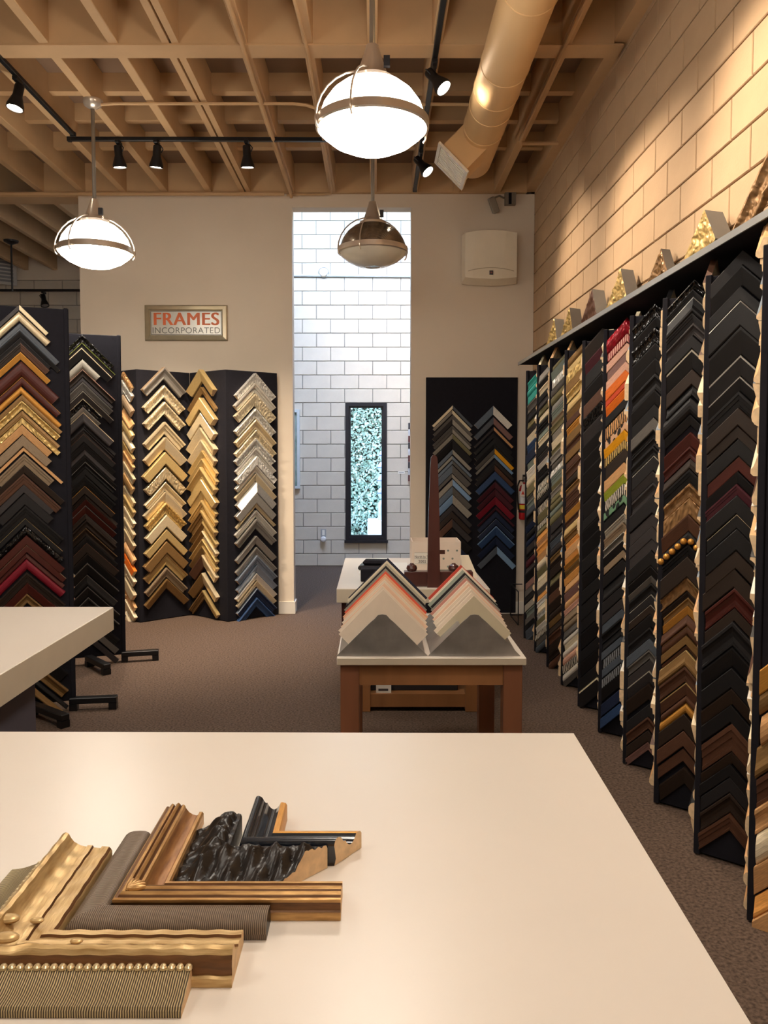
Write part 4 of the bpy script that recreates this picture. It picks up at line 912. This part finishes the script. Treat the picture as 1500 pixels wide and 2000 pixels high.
# ------------------------------------------------------------------ the six big corners on the front counter
CZ = .9105
def smooth_prof(pts, k=3):
    out = []
    for i in range(len(pts)-1):
        p0, p1, p2, p3 = pts[max(i-1, 0)], pts[i], pts[i+1], pts[min(i+2, len(pts)-1)]
        for j in range(k):
            u = j/k
            out.append(tuple(.5*((2*p1[c])+(-p0[c]+p2[c])*u+(2*p0[c]-5*p1[c]+4*p2[c]-p3[c])*u*u+(-p0[c]+3*p1[c]-3*p2[c]+p3[c])*u**3) for c in (0, 1)))
    return out+[pts[-1]]
def arm(parent, ax, L, prof, ms, segs, disp=None, skew=0., raw=1, bands=None):
    """ax 0: along +x, 1: along +y; prof (s,t[,mat]) from outer foot to inner foot"""
    n = len(prof); vs = []; uv = []; fs = []; mi = []
    cum = [0]
    for i in range(1, n): cum.append(cum[-1]+math.hypot(prof[i][0]-prof[i-1][0], prof[i][1]-prof[i-1][1]))
    for q in range(segs+1):
        for i, (s_, t_) in enumerate(prof):
            e_ = L+skew*s_; l = s_+(e_-s_)*q/segs
            z = t_ + (disp(l, s_, i/(n-1)) if disp and 0 < i < n-1 and t_ > .006 else 0)
            vs.append((l, s_, z) if ax == 0 else (s_, l, z)); uv.append((l, cum[i]))
    uvl = []
    for q in range(segs):
        for i in range(n-1):
            f_ = (q*n+i, (q+1)*n+i, (q+1)*n+i+1, q*n+i+1)
            if ax == 0: f_ = f_[::-1]
            f_ = f_[::-1]
            fs.append(f_); mi.append(bands[i] if bands else 0); uvl += [uv[k] for k in f_]
    cap = tuple(range(segs*n, segs*n+n)); fs.append(cap); mi.append(raw); uvl += [(0, 0)]*n
    fs.append((0, n-1, segs*n+n-1, segs*n)); mi.append(raw); uvl += [(0, 0)]*4
    b = MB(); b.v = vs; b.f = fs; b.m = mi; b.uvl = uvl
    me = chev_mesh(b, 'moulding', ms); 
    import bmesh
    bm = bmesh.new(); bm.from_mesh(me); bmesh.ops.recalc_face_normals(bm, faces=bm.faces); bm.to_mesh(me); bm.free()
    me.shade_smooth(); me.set_sharp_from_angle(angle=R(32))
    return link('moulding', me, parent)
def corner(x, y, label):
    return thing('frame_corner', label, 'frame corner', (x, y, CZ), 0, 'large frame corners on the front counter')
ribm = mat('ribbed_bronze', 'c0ab80', .38, metal=.45, pattern='rib', col2='3f3427', pscale=88, coord='UV')
ribg = mat('ribbed_grey', '94826f', .4, metal=.35, pattern='rib', col2='55483d', pscale=95, coord='UV')
bigold = mat('antique_gold', 'b8935a', .38, metal=.5, var=.22, vscale=16, stretch=(1, 6, 1), col2='d8b984', bump=.3, bscale=40, coord='UV')
golddk = mat('dark_brown_gold', '6a4728', .42, metal=.4, var=.3, vscale=18, stretch=(1, 6, 1), bump=.25, bscale=40, coord='UV')  # darker brown gold for the grooves and coves
brgold = mat('brown_gold', 'a87c48', .34, metal=.55, var=.18, vscale=18, stretch=(1, 6, 1), col2='d2a66a', bump=.25, bscale=40, coord='UV')
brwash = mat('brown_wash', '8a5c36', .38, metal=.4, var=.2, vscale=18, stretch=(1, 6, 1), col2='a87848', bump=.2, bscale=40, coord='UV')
bluebk = mat('blue_black', '171b24', .22, var=.2, vscale=12, coat=.5, coord='UV')
carvbk = mat('carved_black', '141214', .34, var=.3, vscale=22, col2='2a211a', bump=.15, bscale=40, coord='UV')
beadm = mat('bead_gold', 'e6d2a8', .32, metal=.7, var=.25, vscale=60)
# a: ribbed bronze with bead row on the inner edge
t = corner(-.686, 1.086, 'ribbed bronze frame corner with bead edge, nearest the viewer')
pa = [(0, 0), (0, .010), (.004, .014)] + [(.004+.056*u, .014+.016*u**1.8) for u in (.2, .4, .6, .8, 1)] + [(.066, .031), (.069, .026), (.069, 0)]
arm(t, 0, .412, pa, [ribm, rawwood], 10); arm(t, 1, .375, pa, [ribm, rawwood], 10)
bme = MB().sphere((0, 0, 0), .0062, 1.0, 1.0, .9, n=10).mesh('bead', beadm, True)
for k in range(28): link('bead', bme, t, (.071+.0125*k, .063, .032))
for k in range(23): link('bead', bme, t, (.063, .0745+.013*k, .032))
# b: wide antique gold
t = corner(-.622, 1.150, 'wide antique gold frame corner with stepped sides and chipped ridge')
pb_ = [(0, 0), (0, .013), (.003, .016), (.005, .016), (.005, .022), (.003, .030), (.004, .038), (.008, .045), (.012, .052), (.018, .055), (.024, .052), (.028, .044), (.034, .036), (.046, .029), (.058, .026), (.060, .029), (.070, .029), (.072, .025), (.086, .023), (.088, .027), (.102, .026), (.106, .022), (.108, .018), (.108, 0)]
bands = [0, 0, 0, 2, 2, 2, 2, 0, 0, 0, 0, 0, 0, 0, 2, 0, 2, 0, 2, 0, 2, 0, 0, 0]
def chip(l, s_, u):
    return .004*math.sin(l*55+s_*90)*math.exp(-((l-.06)/.05)**2)*(1 if .01 < s_ < .05 else 0) + .0008*math.sin(l*140)
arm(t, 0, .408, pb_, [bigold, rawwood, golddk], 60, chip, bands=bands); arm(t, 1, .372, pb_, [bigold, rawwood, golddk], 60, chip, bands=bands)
for x, y, r_ in ((.10, .022, .012), (.155, .060, .007), (.03, .10, .013), (.07, .115, .008), (.05, .05, .014)):
    MB().sphere((x, y, .046 if r_ > .009 else .034), r_, 1.5, .9, .5, n=12).build('scroll', bigold, t, smooth=True)
# c: rounded grey ribbed
t = corner(-.508, 1.262, 'rounded grey ribbed frame corner between the two gold corners')
pc = [(.004, 0), (.004, .012), (0, .012)] + [(.026-.026*math.cos(R(a)), .012+.022*math.sin(R(a))) for a in (20, 40, 60, 80)] + [(.034, .0345), (.044, .034), (.052, .031), (.056, .026), (.056, 0)]
arm(t, 0, .33, pc, [ribg, blackmet], 10); arm(t, 1, .31, pc, [ribg, blackmet], 10)
# d: fluted brown gold
t = corner(-.449, 1.320, 'fluted brown gold frame corner with leaf ornament at its mitre')
pd = [(0, 0), (0, .012), (.002, .013), (.004, .016), (.004, .026), (.001, .031), (.001, .036), (.004, .038), (.008, .036), (.010, .040), (.014, .044), (.018, .042), (.020, .038), (.023, .043), (.027, .046), (.031, .043), (.033, .039), (.037, .042), (.041, .040), (.043, .034), (.050, .025), (.058, .020), (.066, .018), (.070, .020), (.072, .026), (.078, .026), (.081, .022), (.081, 0)]
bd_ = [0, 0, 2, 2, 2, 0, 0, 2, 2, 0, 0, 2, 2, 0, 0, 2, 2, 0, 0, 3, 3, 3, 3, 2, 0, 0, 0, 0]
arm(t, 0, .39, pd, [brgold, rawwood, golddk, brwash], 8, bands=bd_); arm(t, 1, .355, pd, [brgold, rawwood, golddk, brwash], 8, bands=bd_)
for k in range(5):
    a = R(10+20*k)
    MB().sphere((0, 0, 0), .011, 1.7, .55, .6, n=12).build('leaf', brgold, t, (.022+.014*math.cos(a), .022+.014*math.sin(a), .043), (0, 0, a), smooth=True)
# e: black carved, high inner side, mitre-cut end
t = corner(-.372, 1.398, 'black carved frame corner with raw mitred end on the counter')
pe = smooth_prof([(0, .001), (.002, .010), (.010, .014), (.022, .018), (.036, .028), (.05, .043), (.06, .052), (.07, .055), (.078, .052), (.084, .044)], 3) + [(.088, .046), (.093, .044), (.095, .038), (.095, 0)]
pe = [(0, 0)]+pe
def carve(l, s_, u):
    ph = l*2*math.pi/.05
    w_ = math.sin(min(1, max(0, s_/.088))*math.pi)**.5 if s_ < .088 else .1
    return (.0060*math.sin(ph+s_*45)+.0038*math.sin(1.7*ph-s_*95+1)+.0022*math.sin(3.1*ph+s_*150))*w_
arm(t, 0, .19, pe, [carvbk, rawwood], 70, carve, skew=.95); arm(t, 1, .225, pe, [carvbk, rawwood], 70, carve)
for k in range(8): MB().sphere((.04+.018*k, .006, .013), .006, 1.2, .8, .6, n=8).build('gilt_rub', smat('bz'), t, smooth=True)
# f: blue black scoop with gold inner lip
t = corner(-.262, 1.500, 'blue black scooped frame corner with gold inner lip, farthest on the counter')
pf = [(0, 0), (.004, .012), (.002, .026), (.0, .038)] + smooth_prof([(.0, .040), (.003, .049), (.009, .052), (.017, .048), (.023, .038), (.026, .036)], 3) + smooth_prof([(.028, .037), (.033, .028), (.041, .022), (.049, .025), (.055, .033)], 3) + [(.057, .037), (.060, .038), (.068, .036), (.071, .031), (.071, 0)]
nb = len(pf)-1; bf = [0]*nb
for i in range(nb):
    if pf[i][0] >= .0565 and pf[i][1] > .03: bf[i] = 2
arm(t, 0, .183, pf, [bluebk, rawwood, smat('og')], 8, skew=.72, bands=bf); arm(t, 1, .195, pf, [bluebk, rawwood, smat('og')], 8, bands=bf)
